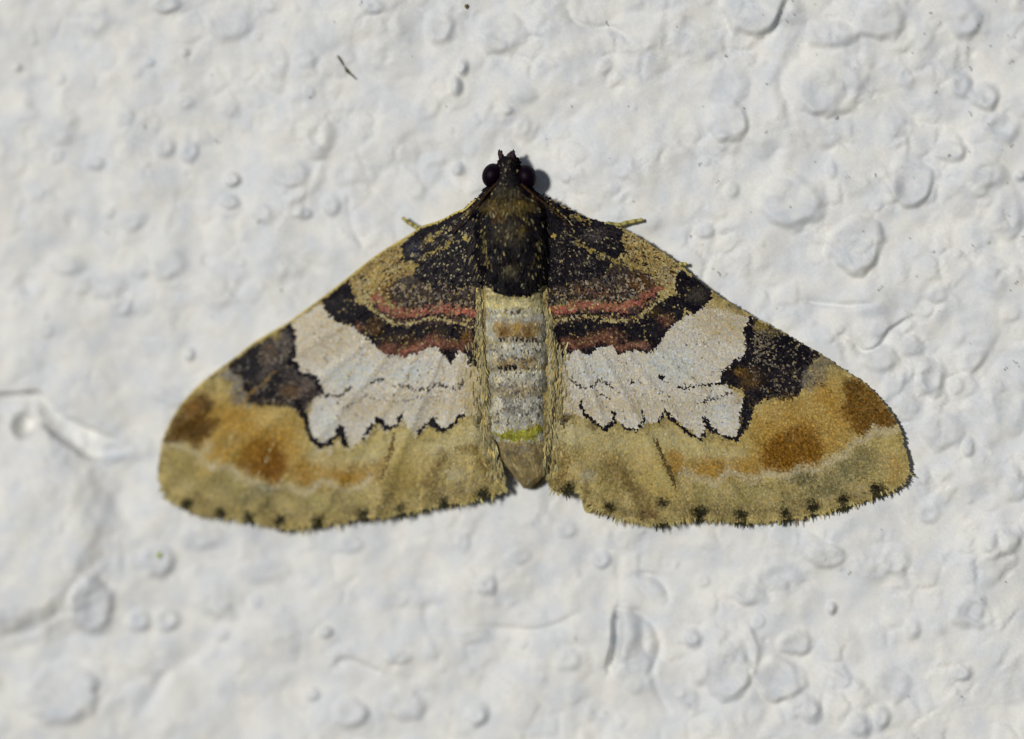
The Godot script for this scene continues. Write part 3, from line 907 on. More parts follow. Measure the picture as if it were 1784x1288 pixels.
	area(R, [1090, 775, 1140, 780, 1180, 860, 1150, 880, 1120, 840], C(180, 158, 94), buff, 0.55, 7.0)
	area(L, [338, 686, 353, 684, 368, 699, 370, 712, 358, 728, 386, 733, 376, 748, 360, 764, 348, 779, 338, 787, 328, 779, 322, 767, 307, 774, 284, 772, 290, 752, 311, 720], C(96, 66, 24), dark, 0.95, 4.0)
	spot(L, 330, 712, 14, 14, C(132, 96, 46), C(106, 74, 28), 0.8, 6.0)
	spot(L, 362, 704, 9, 12, C(66, 60, 42), dark, 0.7, 4.0)
	area(L, [434, 771, 462, 765, 487, 770, 493, 787, 500, 805, 502, 822, 488, 839, 474, 851, 462, 836, 447, 832, 425, 834, 408, 814, 420, 791], C(128, 90, 28), C(98, 66, 16), 0.96, 5.0)
	area(L, [398, 752, 440, 762, 430, 800, 400, 808, 385, 780], ochre, olive2, 0.55, 7.0)
	area(L, [508, 806, 524, 808, 542, 826, 537, 852, 524, 840], ochre, orange, 0.55, 4.0)
	area(L, [574, 813, 586, 820, 604, 826, 624, 826, 640, 824, 622, 842, 600, 851, 586, 835], C(136, 100, 34), ochre, 0.8, 3.5)
	spot(L, 468, 812, 26, 24, C(112, 72, 16), C(90, 58, 14), 0.8, 7.0)
	spot(L, 440, 786, 14, 10, C(160, 108, 36), ochre, 0.5, 5.0)
	spot(L, 336, 752, 26, 16, C(84, 58, 16), C(64, 46, 14), 0.7, 6.0)
	spot(L, 396, 770, 20, 12, C(150, 126, 70), olive2, 0.6, 6.0)
	spot(L, 388, 690, 16, 14, C(186, 162, 104), buff, 0.7, 6.0)
	spot(L, 470, 730, 30, 14, C(190, 168, 112), buff, 0.7, 7.0)
	spot(R, 1380, 790, 30, 20, C(112, 72, 16), C(90, 58, 14), 0.75, 7.0)
	spot(R, 1348, 776, 16, 14, C(96, 64, 18), orange, 0.6, 6.0)
	spot(R, 1522, 722, 26, 16, C(88, 58, 16), C(66, 46, 14), 0.7, 6.0)
	spot(R, 1410, 710, 24, 12, C(192, 166, 104), buff, 0.7, 7.0)
	spot(R, 1350, 716, 18, 14, C(190, 164, 108), buff, 0.7, 7.0)
	spot(R, 1456, 660, 14, 12, C(184, 156, 92), buff, 0.7, 6.0)
	for v in [[562, 782, 548, 840, 530, 912], [606, 782, 604, 850, 592, 906], [655, 744, 664, 830, 668, 894], [722, 765, 728, 830, 736, 880], [800, 730, 806, 800, 812, 866], [436, 706, 380, 800, 345, 890], [500, 712, 450, 830, 405, 900]]:
		line(L, v, 3.0, C(192, 174, 122), buff, 0.4, 1.4)
	for v in [[1284, 764, 1300, 840, 1318, 902], [1225, 764, 1240, 840, 1256, 900], [1112, 750, 1108, 830, 1100, 902], [1058, 748, 1044, 820, 1030, 868], [1350, 694, 1400, 800, 1440, 884], [1416, 680, 1480, 780, 1540, 850], [1180, 740, 1200, 830, 1206, 896]]:
		line(R, v, 3.0, C(192, 174, 122), buff, 0.4, 1.4)
	for q in [[320, 850, 22, 14], [372, 866, 20, 11], [500, 880, 24, 14], [592, 872, 26, 14], [650, 858, 18, 20], [730, 800, 14, 26], [800, 800, 12, 18], [830, 838, 14, 12], [420, 826, 12, 8], [560, 800, 24, 10]]:
		spot(L, q[0], q[1], q[2], q[3], C(190, 172, 124), C(176, 158, 104), 0.6, 6.0)
	for q in [[1540, 800, 16, 20], [1490, 846, 22, 10], [1440, 868, 16, 9], [1330, 866, 24, 14], [1262, 858, 22, 16], [1196, 846, 14, 22], [1120, 800, 22, 18], [1040, 790, 18, 16], [1010, 816, 12, 18], [1092, 870, 16, 12], [1380, 760, 14, 10]]:
		spot(R, q[0], q[1], q[2], q[3], C(190, 172, 124), C(178, 158, 104), 0.55, 6.0)
	for q in [[540, 886, 16, 9], [610, 890, 20, 8], [680, 868, 12, 16], [760, 862, 18, 8], [352, 880, 16, 7]]:
		spot(L, q[0], q[1], q[2], q[3], C(104, 92, 62), C(122, 108, 72), 0.6, 5.0)
	for q in [[1500, 862, 16, 7], [1395, 880, 18, 8], [1330, 888, 18, 7], [1258, 886, 16, 8], [1186, 884, 14, 10], [1090, 888, 16, 8], [1020, 858, 10, 8]]:
		spot(R, q[0], q[1], q[2], q[3], C(104, 92, 62), C(122, 108, 72), 0.6, 5.0)
	spot(L, 416, 722, 14, 8, ochre, orange, 0.5, 4.0)
	line(L, [284, 778, 308, 778, 322, 784, 338, 796, 352, 790, 366, 776], 9.0, C(190, 178, 148), pale, 0.9, 4.0)
	line(L, [342, 806, 362, 812, 376, 818, 398, 814, 412, 832, 438, 842, 456, 848, 470, 858, 488, 848, 508, 850, 522, 858, 534, 864, 548, 848, 560, 838, 580, 846, 600, 857, 622, 850, 648, 834], 9.0, C(190, 178, 148), pale, 0.9, 4.0)
	spot(L, 366, 816, 5, 5, C(220, 205, 175), pale, 0.8, 1.5)
	spot(L, 352, 828, 14, 22, C(170, 140, 70), buff, 0.5, 6.0)
	spot(L, 384, 840, 26, 18, grn, olive2, 0.6, 8.0)
	spot(L, 456, 856, 24, 12, C(84, 82, 62), grn, 0.75, 6.0)
	spot(L, 424, 872, 16, 10, C(90, 88, 62), grn, 0.6, 6.0)
	spot(L, 462, 886, 14, 8, C(90, 84, 58), grn, 0.6, 5.0)
	spot(L, 320, 820, 26, 30, olive2, C(150, 136, 76), 0.6, 8.0)
	spot(L, 596, 870, 30, 14, olive2, grn, 0.5, 8.0)
	spot(L, 690, 848, 26, 22, olive2, C(120, 104, 66), 0.5, 8.0)
	line(L, [690, 756, 682, 785, 668, 830], 6.5, C(92, 74, 42), C(116, 96, 58), 0.85, 2.0)  # crease shade painted as a brown line
	line(L, [676, 780, 660, 820], 8.0, C(146, 116, 60), ochre, 0.5, 3.0)
	line(L, [776, 786, 764, 812, 742, 848], 15.0, C(108, 88, 50), C(124, 104, 62), 0.8, 5.0)  # shadows of this fold and the next, painted in brown
	line(L, [800, 782, 826, 778, 842, 800, 856, 832], 13.0, C(106, 86, 42), C(124, 104, 60), 0.8, 5.0)
	spot(L, 796, 826, 18, 13, C(170, 162, 138), pale, 0.6, 5.0)
	spot(L, 846, 760, 10, 30, grn, C(120, 112, 80), 0.6, 4.0)
	for q in [[323, 879], [382, 894], [432, 900], [486, 908], [552, 907], [632, 894], [697, 884], [774, 873], [845, 857]]:
		spot(L, q[0], q[1] + 2, rng.randf_range(10, 14), rng.randf_range(8, 12), C(44, 42, 22), C(28, 26, 18), 1.2, 3.2)
		line(L, [q[0] + 22, q[1] - 3, q[0] + 40, q[1] - 5], 8.0, C(118, 98, 62), olive2, 0.5, 4.0)

	area(R, [1467, 658, 1498, 655, 1537, 692, 1570, 738, 1536, 746, 1524, 738, 1508, 760, 1486, 751, 1472, 724, 1454, 714, 1473, 694], C(118, 82, 26), C(84, 60, 20), 0.95, 4.0)
	spot(R, 1488, 672, 16, 12, dark, C(84, 70, 40), 0.6, 6.0)
	area(R, [1399, 730, 1430, 743, 1438, 784, 1418, 813, 1399, 804, 1369, 822, 1334, 816, 1321, 790, 1349, 755], C(128, 90, 28), C(98, 66, 16), 0.95, 5.0)
	area(R, [1330, 700, 1400, 692, 1470, 720, 1480, 760, 1440, 780, 1400, 730, 1340, 750, 1318, 740], C(158, 122, 58), buff, 0.5, 8.0)
	spot(R, 1240, 815, 24, 18, C(148, 114, 52), ochre, 0.75, 6.0)
	spot(R, 1302, 812, 24, 15, C(148, 114, 52), ochre, 0.7, 6.0)
	spot(R, 1176, 802, 13, 22, C(152, 112, 54), ochre, 0.7, 4.0)
	line(R, [1570, 744, 1536, 750, 1523, 742, 1510, 764, 1489, 766, 1476, 788, 1448, 797, 1430, 810, 1414, 818, 1399, 810, 1374, 828, 1337, 822, 1312, 836, 1268, 816, 1247, 842, 1219, 830, 1190, 820], 9.0, C(192, 180, 150), pale, 0.9, 4.0)
	spot(R, 1398, 832, 24, 12, C(88, 84, 62), grn, 0.7, 6.0)
	spot(R, 1440, 852, 22, 9, C(100, 92, 60), grn, 0.6, 5.0)
	spot(R, 1510, 800, 30, 26, olive2, grn, 0.55, 10.0)
	spot(R, 1560, 812, 14, 30, C(168, 128, 62), buff, 0.65, 6.0)
	spot(R, 1280, 866, 60, 14, olive2, C(120, 108, 66), 0.5, 8.0)
	line(R, [1142, 762, 1152, 784, 1168, 818, 1180, 852], 6.0, C(84, 70, 40), C(104, 88, 54), 0.9, 1.2)  # dark of the crease painted onto the wing
	line(R, [1066, 800, 1080, 826, 1108, 850, 1130, 880], 24.0, C(112, 92, 56), C(128, 108, 66), 0.8, 7.0)  # brown shade of the loose folds laid on as colour
	line(R, [974, 780, 990, 800, 980, 838], 14.0, C(108, 84, 38), C(126, 104, 58), 0.8, 5.0)
	spot(R, 1026, 826, 12, 14, C(176, 170, 150), pale, 0.65, 4.0)
	spot(R, 1150, 828, 12, 16, C(156, 156, 110), olive, 0.5, 5.0)
	for q in [[1529, 848], [1470, 866], [1417, 878], [1368, 888], [1292, 893], [1221, 887], [1156, 873], [1064, 880], [992, 848]]:
		spot(R, q[0], q[1] + 2, rng.randf_range(9, 14), rng.randf_range(9, 14), C(44, 42, 22), C(28, 26, 18), 1.2, 3.2)
	spot(R, 1132, 895, 22, 9, C(88, 72, 46), brown, 0.75, 4.0)

	# ---- toothed dark lines across the white
	line(L, [560, 687, 580, 690, 599, 687, 612, 676], 5.5, black, grey, 0.85)
	line(L, [648, 668, 657, 662, 668, 660], 5.5, black, grey, 0.85)
	line(L, [690, 672, 704, 670, 719, 677, 736, 679, 750, 676, 771, 668, 782, 674, 792, 676, 803, 672, 810, 664], 5.0, soot, grey, 0.75)
	line(L, [588, 700, 600, 712, 640, 690, 690, 700, 740, 690, 775, 696], 3.6, grey, C(150, 142, 132), 0.5)
	line(L, [528, 712, 536, 740, 544, 766, 557, 777, 573, 773, 588, 760, 594, 745], 8.7, black, soot, 0.95)
	line(L, [594, 748, 604, 776], 9.9, black, soot, 0.95)
	line(L, [632, 765, 643, 749, 654, 740, 658, 728], 6.0, black, soot, 0.9)
	line(L, [658, 729, 668, 739, 679, 746], 9.3, black, soot, 0.95)
	line(L, [679, 746, 693, 738, 702, 722], 6.2, black, soot, 0.9)
	line(L, [730, 755, 745, 739, 755, 731], 6.2, black, soot, 0.9)
	line(L, [755, 731, 763, 743, 772, 751], 11.2, black, soot, 0.95)
	line(L, [772, 751, 787, 740, 803, 725, 812, 722], 8.1, black, soot, 0.9)
	spot(L, 840, 733, 10, 12, soot, black, 0.8, 3.0)
	line(L, [548, 790, 560, 786, 580, 788], 4.0, white2, pale, 0.8, 2.0)
	line(L, [545, 776, 562, 787, 590, 772, 602, 788, 634, 772, 660, 742, 680, 754, 704, 734], 4.0, white2, pale, 0.5, 1.5)

	line(R, [1260, 664, 1231, 669, 1200, 672, 1184, 673], 5.0, black, soot, 0.9)
	line(R, [1275, 681, 1247, 692, 1219, 699], 4.4, black, grey, 0.7)
	line(R, [997, 660, 1012, 672, 1025, 674, 1036, 668, 1043, 659], 4.6, black, grey, 0.9)
	line(R, [1043, 659, 1053, 666, 1076, 677], 4.0, soot, grey, 0.75)
	spot(R, 1152, 654, 6, 5, black, soot, 0.8, 1.5)
	spot(R, 1103, 662, 4, 5, black, soot, 0.7, 1.5)
	line(R, [1040, 690, 1056, 686, 1064, 692], 4.0, soot, grey, 0.5)
	line(R, [1130, 668, 1155, 680, 1170, 690], 4.0, soot, grey, 0.3)
	line(R, [1012, 700, 1020, 716, 1032, 730, 1058, 747], 6.0, black, soot, 0.95)
	line(R, [1058, 747, 1071, 732, 1070, 716], 7.9, black, soot, 0.95)
	line(R, [1087, 738, 1098, 746, 1112, 747, 1124, 730, 1120, 710], 5.0, black, soot, 0.85)
	line(R, [1146, 733, 1155, 724, 1161, 713], 6.0, black, soot, 0.95)
	line(R, [1161, 714, 1168, 724, 1178, 733], 7.9, black, soot, 0.95)
	line(R, [1178, 733, 1202, 754, 1225, 762, 1230, 744], 5.2, black, soot, 0.9)
	line(R, [1229, 730, 1236, 742, 1248, 750], 9.9, black, soot, 0.95)
	line(R, [1248, 750, 1264, 758, 1281, 762], 6.0, black, soot, 0.95)
	line(R, [1281, 762, 1294, 746, 1303, 724, 1299, 697], 11.9, black, soot, 0.97)
	spot(R, 984, 728, 11, 13, soot, black, 0.8, 3.0)

	var sheet := mat(0.7, 0.2)
	var scaly := mat(0.52, 0.2)
	make_wing(moth, -1, left, Vector2(640, 690), L, sheet, scaly)
	make_wing(moth, 1, right, Vector2(1190, 690), R, sheet, scaly)

	# hindwings, tucked under the forewings
	for side in [-1, 1]:
		var out := pts([846, 500, 700, 620, 610, 720, 600, 800, 660, 862, 740, 866, 820, 852, 866, 826, 856, 700]) if side < 0 else pts([954, 500, 1100, 620, 1200, 720, 1200, 800, 1130, 880, 1060, 884, 1023, 892, 1010, 852, 984, 836, 958, 700])
		var hw := Shape.new()
		var ring := resample(out, 6.0)
		var mid := Vector2(740, 740) if side < 0 else Vector2(1070, 740)
		for layer in 2:
			var first := hw.v.size()
			for r in 13:
				for j in ring.size():
					var q := mid.lerp(ring[j], r / 12.0)
					var nn := wing_normal(q.x, q.y, side)
					hw.add(P(q.x, q.y, maxf(wing_z(q.x, q.y, side) - 6.0 - layer * 1.5, 4.0 - layer * 1.5)), nn * (1 - 2 * layer), varied(C(158, 146, 98)))
			for r in 12:
				for j in ring.size():
					var j2 := (j + 1) % ring.size()
					var a := first + r * ring.size()
					hw.tri(a + j, a + ring.size() + j, a + ring.size() + j2)
					hw.tri(a + j, a + ring.size() + j2, a + j2)
		obj("hindwing", hw, sheet, moth)

	# front-edge veins; their buff also hints at the lit, lens-fringed left rim
	for side in [-1, 1]:
		var run := pts([832, 347, 812, 365, 797, 371, 775, 383, 757, 390, 735, 397, 715, 411, 690, 426, 660, 445, 632, 466, 608, 485, 580, 507, 555, 526, 525, 548, 500, 566, 470, 583, 440, 601, 415, 621, 390, 639, 365, 658, 340, 679, 318, 703, 300, 729, 287, 757, 279, 784, 275, 814, 274, 834, 280, 853, 292, 868])
		if side > 0:
			run = pts([955, 346, 975, 356, 990, 364, 1008, 375, 1030, 382, 1055, 389, 1085, 399, 1110, 412, 1135, 428, 1160, 444, 1185, 463, 1210, 485, 1230, 501, 1260, 520, 1290, 538, 1320, 556, 1350, 573, 1380, 589, 1410, 605, 1440, 623, 1465, 641, 1490, 656, 1515, 676, 1535, 696, 1552, 719, 1565, 743, 1573, 771, 1579, 800])
		run = resample(run, 5.0)
		var path := PackedVector3Array()
		var rad := PackedFloat32Array()
		var cols := []
		for k in run.size():
			var q := run[k]
			path.append(P(q.x, q.y, wing_z(q.x, q.y, side) - 1.6) if side < 0 else P(q.x - 3.0, q.y + 3.5, wing_z(q.x, q.y, side) - 3.0))
			rad.append(lerpf(2.9, 2.2, float(k) / run.size()))
			cols.append(varied(C(190, 172, 98), 0.08))
		var cs := Shape.new()
		tube(cs, path, rad, cols, 8)
		obj("front_edge_vein", cs, sheet, moth)

	# fringes: tufts along the hind border, fine hair beside the abdomen
	for side in [-1, 1]:
		var border := pts([280, 853, 292, 868, 310, 881, 335, 892, 365, 899, 395, 904, 425, 907, 455, 912, 480, 918, 497, 922, 520, 918, 550, 915, 580, 910, 610, 904, 640, 900, 670, 897, 700, 893, 725, 886, 750, 880, 775, 877, 800, 871, 825, 866, 850, 862, 868, 854, 879, 842])
		var dots := [323, 382, 432, 486, 552, 632, 697, 774, 845]
		if side > 0:
			border = pts([962, 846, 978, 853, 994, 852, 1006, 844, 1016, 856, 1028, 872, 1043, 884, 1060, 892, 1085, 900, 1110, 905, 1135, 908, 1160, 906, 1180, 902, 1210, 897, 1240, 901, 1270, 903, 1300, 905, 1340, 903, 1370, 900, 1400, 894, 1440, 885, 1470, 878, 1500, 868, 1530, 857, 1555, 846, 1571, 834, 1581, 816])
			dots = [1529, 1470, 1417, 1368, 1292, 1221, 1156, 1064, 992]
		border = resample(border, 1.6)
		var fs := Shape.new()
		for k in border.size() - 1:
			var d := (border[k + 1] - border[k]).normalized()
			var outw := Vector2(-d.y, d.x)
			if outw.y < 0 and side < 0 or outw.dot(border[k] - Vector2(640 if side < 0 else 1190, 640)) < 0:
				outw = -outw
			for rep in 2:
				var q := border[k] - outw * rng.randf_range(1.0, 9.0)
				var near := 99.0
				for t in dots:
					near = minf(near, absf(q.x - t))
				var clump := 0.75 + 0.7 * fine_noise.get_noise_2d(k * 1.6, side * 40.0)
				var col := C(46, 44, 24) if near < 10.5 + rng.randfn() * 2.5 else C(150, 136, 82).lerp(C(178, 166, 108), rng.randf())
				if near > 14 and rng.randf() < 0.18:
					col = C(120, 100, 62)
				var length := rng.randf_range(9.0, 18.0) * clump
				var tip := q + outw.rotated(rng.randfn() * 0.16) * length
				var z := wing_z(q.x, q.y, side)
				hair(fs, P(q.x, q.y, z + 0.6), P(tip.x, tip.y, z - 1.0 + rng.randfn() * 0.8), rng.randf_range(2.0, 3.6), varied(col), Vector3(rng.randfn() * 0.12, rng.randfn() * 0.12, 1).normalized())
		var fo := obj("wing_fringe", fs, scaly, moth)
		fo.set_meta("kind", "stuff")
		var inner := pts([836, 505, 835, 560, 838, 610, 842, 650, 846, 700, 850, 735, 857, 768, 868, 806, 878, 832]) if side < 0 else pts([958, 530, 964, 560, 970, 592, 973, 630, 972, 660, 968, 700, 964, 740, 960, 780, 957, 815])
		inner = resample(inner, 1.5)
		var hs := Shape.new()
		for k in inner.size():
			for rep in 3:
				var off := absf(rng.randfn()) * 13.0 - 8.0
				var q := inner[k] + Vector2(side * off, rng.randf_range(-4, 4))
				var tip := q + Vector2(side * rng.randf_range(-4, 5) - side * 1.5, rng.randf_range(8, 17))
				var z := wing_z(q.x, q.y, side) + 0.8 + rng.randf() * 1.2 + (3.0 if off < 0 else 0.0)
				var upper := clampf((q.y - 520.0) / 80.0, 0.0, 1.0)
				var col := C(132, 122, 84).lerp(C(178, 166, 122), rng.randf())
				if rng.randf() < 0.25:
					col = C(92, 84, 62)
				if rng.randf() < 0.05:
					col = C(206, 180, 104)
				if upper < 0.9 and off > 4.0:
					continue
				hair(hs, P(q.x, q.y, z), P(tip.x, tip.y, z - 0.5 + rng.randfn() * 1.2), rng.randf_range(1.6, 2.8), varied(col), Vector3(rng.randfn() * 0.15, rng.randfn() * 0.15, 1).normalized())
		var ho := obj("inner_edge_hair", hs, scaly, moth)
		ho.set_meta("kind", "stuff")

	# ---- body
	body_rows = [[268, 890, 4, 36, 26], [276, 890, 9, 42, 22], [288, 889, 15, 46, 18], [302, 889, 22, 49, 14], [318, 889, 27, 51, 10], [332, 889, 40, 52, 8], [346, 890, 50, 57, 8], [368, 891, 58, 59, 8],
		[402, 893, 60, 61, 8], [440, 895, 60, 60, 8], [470, 897, 57, 58, 8], [496, 898, 53, 56, 8], [509, 899, 50, 55, 9], [516, 899, 50, 51, 9], [536, 900, 53, 53, 9], [541, 900, 51, 50, 9], [560, 902, 54, 53, 9],
		[586, 903, 53, 52, 9], [591, 903, 50, 48, 9], [612, 904, 54, 51, 9], [634, 904, 53, 50, 9], [639, 904, 50, 46, 9], [660, 904, 53, 48, 9], [680, 904, 52, 47, 9], [685, 904, 49, 44, 9], [710, 903, 52, 46, 9], [738, 902, 50, 44, 9],
		[752, 902, 48, 43, 9], [760, 904, 46, 36, 9], [780, 910, 42, 34, 9], [806, 917, 36, 30, 9], [828, 924, 25, 23, 9], [842, 923, 13, 17, 9], [850, 921, 4, 13, 10]]
	var B := []
	area(B, [780, 200, 1020, 200, 1020, 900, 780, 900], C(15, 13, 19), C(34, 30, 32), 1.0, 0.0)
	spot(B, 890, 352, 44, 12, C(110, 92, 44), C(70, 60, 34), 0.85, 5.0)
	spot(B, 888, 330, 20, 9, C(92, 86, 62), C(60, 54, 40), 0.5, 4.0)
	line(B, [866, 366, 888, 354, 912, 366, 924, 378], 5.0, C(112, 94, 40), C(80, 66, 34), 0.6, 2.5)
	spot(B, 872, 372, 10, 6, C(108, 76, 32), C(78, 56, 26), 0.9, 3.0)
	spot(B, 912, 392, 10, 6, C(104, 84, 40), C(70, 58, 32), 0.9, 3.0)
	spot(B, 890, 400, 24, 22, C(88, 80, 62), C(52, 46, 38), 0.6, 6.0)
	area(B, [888, 412, 906, 440, 912, 470, 870, 470, 866, 440], C(18, 14, 16), C(26, 20, 22), 0.95, 4.0)
	spot(B, 893, 464, 16, 9, C(112, 104, 76), C(64, 60, 48), 0.7, 4.0)
	line(B, [846, 400, 850, 430, 858, 458], 3.5, C(112, 102, 56), C(70, 62, 38), 0.9, 1.2)
	line(B, [940, 400, 938, 440, 930, 462], 3.5, C(100, 90, 50), C(64, 56, 36), 0.8, 1.2)
	area(B, [800, 200, 980, 200, 980, 500, 800, 500], C(150, 140, 100), C(100, 92, 66), 0.06, 1.0)
	# abdomen, ring by ring
	area(B, [790, 490, 850, 494, 870, 506, 886, 512, 912, 512, 932, 507, 950, 498, 1010, 490, 1010, 900, 790, 900], C(180, 179, 166), C(158, 152, 132), 1.0, 0.8)
	area(B, [800, 490, 850, 493, 870, 505, 886, 511, 912, 511, 932, 506, 950, 497, 1000, 490, 1000, 534, 800, 534], C(190, 180, 136), C(166, 154, 110), 1.0, 0.8)
	line(B, [866, 535, 900, 536, 930, 533], 4.0, C(94, 84, 80), C(150, 130, 90), 0.45, 1.5)
	line(B, [846, 538, 880, 543, 920, 541, 950, 535], 4.5, C(200, 190, 144), C(186, 176, 130), 0.9, 1.0)
	area(B, [862, 560, 876, 553, 936, 553, 944, 562, 940, 584, 868, 584], C(128, 100, 48), C(150, 126, 72), 0.85, 4.0)
	spot(B, 884, 572, 11, 9, C(104, 66, 20), brown, 0.75, 4.0)
	spot(B, 921, 572, 12, 9, C(108, 72, 22), brown, 0.7, 4.0)
	spot(B, 906, 562, 6, 7, C(168, 132, 50), ochre, 0.7, 2.5)
	line(B, [874, 586, 902, 584, 936, 585], 4.5, C(44, 34, 44), C(80, 66, 60), 0.85, 1.2)
	line(B, [862, 591, 900, 589, 940, 590], 4.0, C(190, 180, 150), C(170, 160, 130), 0.85, 1.0)
	area(B, [866, 618, 940, 616, 940, 634, 868, 634], C(134, 112, 66), C(152, 134, 90), 0.85, 4.0)
	spot(B, 884, 626, 11, 5, C(112, 76, 30), brown, 0.7, 3.0)
	spot(B, 918, 627, 10, 5, C(108, 80, 40), brown, 0.6, 3.0)
	line(B, [874, 635, 900, 635], 5.0, C(46, 38, 44), soot, 0.85, 1.0)
	line(B, [910, 635, 928, 633], 5.0, C(54, 44, 46), soot, 0.75, 1.0)
	line(B, [868, 640, 900, 639, 946, 632], 3.5, C(188, 176, 138), C(170, 158, 118), 0.85, 1.0)
	area(B, [864, 668, 944, 664, 944, 682, 864, 684], C(140, 122, 88), C(156, 142, 108), 0.75, 4.0)
	line(B, [862, 686, 900, 685, 946, 682], 3.5, C(184, 174, 140), C(166, 156, 122), 0.7, 1.0)
	for q in [[883, 665, 7, 5], [859, 664, 6, 10], [900, 680, 6, 6], [890, 690, 8, 7], [898, 708, 12, 10], [932, 706, 6, 12], [862, 700, 4, 7], [944, 652, 4, 8], [860, 600, 5, 7], [938, 610, 7, 4], [866, 722, 5, 4], [898, 726, 6, 4]]:
		spot(B, q[0], q[1], q[2], q[3], C(58, 54, 62), C(96, 90, 86), 0.6, 2.5)
	area(B, [846, 592, 960, 590, 960, 735, 846, 735], C(82, 78, 76), C(108, 102, 92), 0.13, 1.5)
	line(B, [862, 560, 866, 640, 866, 730], 9.0, C(140, 126, 80), C(160, 146, 96), 0.45, 4.0)
	line(B, [950, 540, 952, 640, 950, 730], 9.0, C(134, 120, 78), C(110, 98, 66), 0.55, 4.0)
	area(B, [858, 744, 880, 748, 900, 744, 930, 741, 946, 735, 944, 748, 930, 760, 905, 764, 880, 760, 862, 752], C(166, 162, 66), C(142, 138, 58), 1.0, 1.2)
	spot(B, 908, 760, 6, 3, C(214, 206, 150), C(186, 178, 90), 0.8, 1.0)
	line(B, [860, 740, 900, 742, 944, 732], 3.5, C(172, 164, 122), C(150, 140, 96), 0.6, 1.2)
	line(B, [918, 742, 944, 736], 4.0, C(104, 84, 24), C(140, 120, 40), 0.6, 1.2)
	area(B, [850, 764, 880, 764, 930, 763, 965, 752, 965, 826, 850, 826], C(150, 134, 94), C(112, 100, 70), 1.0, 2.0)
	spot(B, 892, 782, 12, 9, C(62, 56, 50), C(84, 76, 62), 0.6, 4.0)
	spot(B, 915, 775, 10, 8, C(128, 124, 112), C(108, 100, 84), 0.6, 4.0)
	area(B, [880, 822, 970, 814, 970, 870, 880, 870], C(112, 96, 58), C(92, 78, 46), 0.9, 4.0)
	spot(B, 936, 840, 12, 6, C(72, 66, 24), C(56, 50, 22), 0.7, 3.0)

	var skin := Shape.new()
	var sides := 44
	var y := 268.0
	var rowsn := 0
	while y <= 849.0:
		for j in sides:
			var t := TAU * j / sides
			var q := body_point(y, t)
			skin.add(P(q.x, q.y, q.z), body_normal(y, t), varied(marking(B, Vector2(q.x, q.y)), 0.1) * 0.95)
		rowsn += 1
		y += 2.0
	for r in rowsn - 1:
		for j in sides:
			var j2 := (j + 1) % sides
			var a := r * sides
			skin.tri(a + j, a + sides + j2, a + sides + j)
			skin.tri(a + j, a + j2, a + sides + j2)
	for e in [0, rowsn - 1]:
		var yy: float = 268.0 + e * 2.0
		var b := body_at(yy)
		var c := skin.add(P(b[0], yy + (-3.0 if e == 0 else 2.0), lerpf(b[3], b[2], 0.5)), Vector3(0, 1 if e == 0 else -1, 0), C(60, 50, 36))
		for j in sides:
			skin.tri(c, e * sides + j, e * sides + (j + 1) % sides)
	var body := obj("body", skin, sheet, moth)

	var bs := Shape.new()
	for k in 21000:
		var yy := rng.randf_range(272, 846)
		var t := rng.randf_range(-0.15, PI + 0.15)
		var q := body_point(yy, t)
		var n := body_normal(yy, t)
		var col := varied(marking(B, Vector2(q.x, q.y)) * exp(0.5 * warp_noise.get_noise_2d(q.x * 1.2, q.y * 0.8)), 0.17)
		var shag := yy < 508.0
		var length := rng.randf_range(7, 14) if shag else rng.randf_range(5.0, 8.0)
		if yy < 330.0:
			length *= 0.6
		if yy > 790.0:
			length *= 2.1
		var width := rng.randf_range(2.0, 3.4) if shag else rng.randf_range(3.0, 4.6)
		var lean := Vector2(rng.randfn() * 0.16 + (0.7 * warp_noise.get_noise_2d(q.x * 0.9, yy * 0.9) if shag else 0.0) - cos(t) * (0.25 if yy > 790.0 else -0.1), 1.0).normalized()
		var y2 := minf(yy + lean.y * length, 850.0)
		var e := body_point(y2, t)
		var tip := Vector3(e.x + lean.x * length, y2, e.z)
		if yy > 488.0 and shag:
			tip.y = minf(tip.y, 514.0 - absf(q.x - 899.0) * absf(q.x - 899.0) * 0.008)
			tip.z += 6.0
		var up := rng.randf_range(0.8, 5.0) if shag else rng.randf_range(0.4, 1.4)
		var pa := P(q.x, q.y, q.z) + n * 0.2 * S
		var pb := P(tip.x, tip.y, tip.z) + n * up * S
		if (pb - pa).length() < 2.0 * S:
			continue
		hair(bs, pa, pb, width, col, (n + Vector3(rng.randfn(), rng.randfn(), rng.randfn()) * 0.14).normalized())
	var bo := obj("body_scales", bs, scaly, body)
	bo.set_meta("kind", "stuff")

	# tufts lying from the shoulders over the wing bases
	var ts := Shape.new()
	for k in 2600:
		var side := -1 if k % 2 == 0 else 1
		var yy := rng.randf_range(345, 500)
		var b := body_at(yy)
		var q := Vector2(b[0] + side * (b[1] * rng.randf_range(0.78, 1.18)), yy)
		var d := Vector2(side * rng.randf_range(0.0, 0.6), 1).normalized() * rng.randf_range(8, 20)
		if q.y + d.y > 506.0:
			continue
		var z := 37.0 + 14.0 * clampf(1.15 - absf(q.x - b[0]) / b[1], 0.0, 0.5)
		var col: Color = C(16, 14, 20).lerp(C(48, 43, 42), rng.randf())
		if rng.randf() < 0.1:
			col = C(140, 130, 92)
		hair(ts, P(q.x, q.y, z), P(q.x + d.x, q.y + d.y, z - 2.0), rng.randf_range(1.6, 3.0), varied(col), Vector3(side * 0.3 + rng.randfn() * 0.2, rng.randfn() * 0.2, 1).normalized())
	var to := obj("shoulder_tufts", ts, scaly, body)
	to.set_meta("kind", "stuff")

	# eyes
	var glossy := mat(0.5, 0.22)
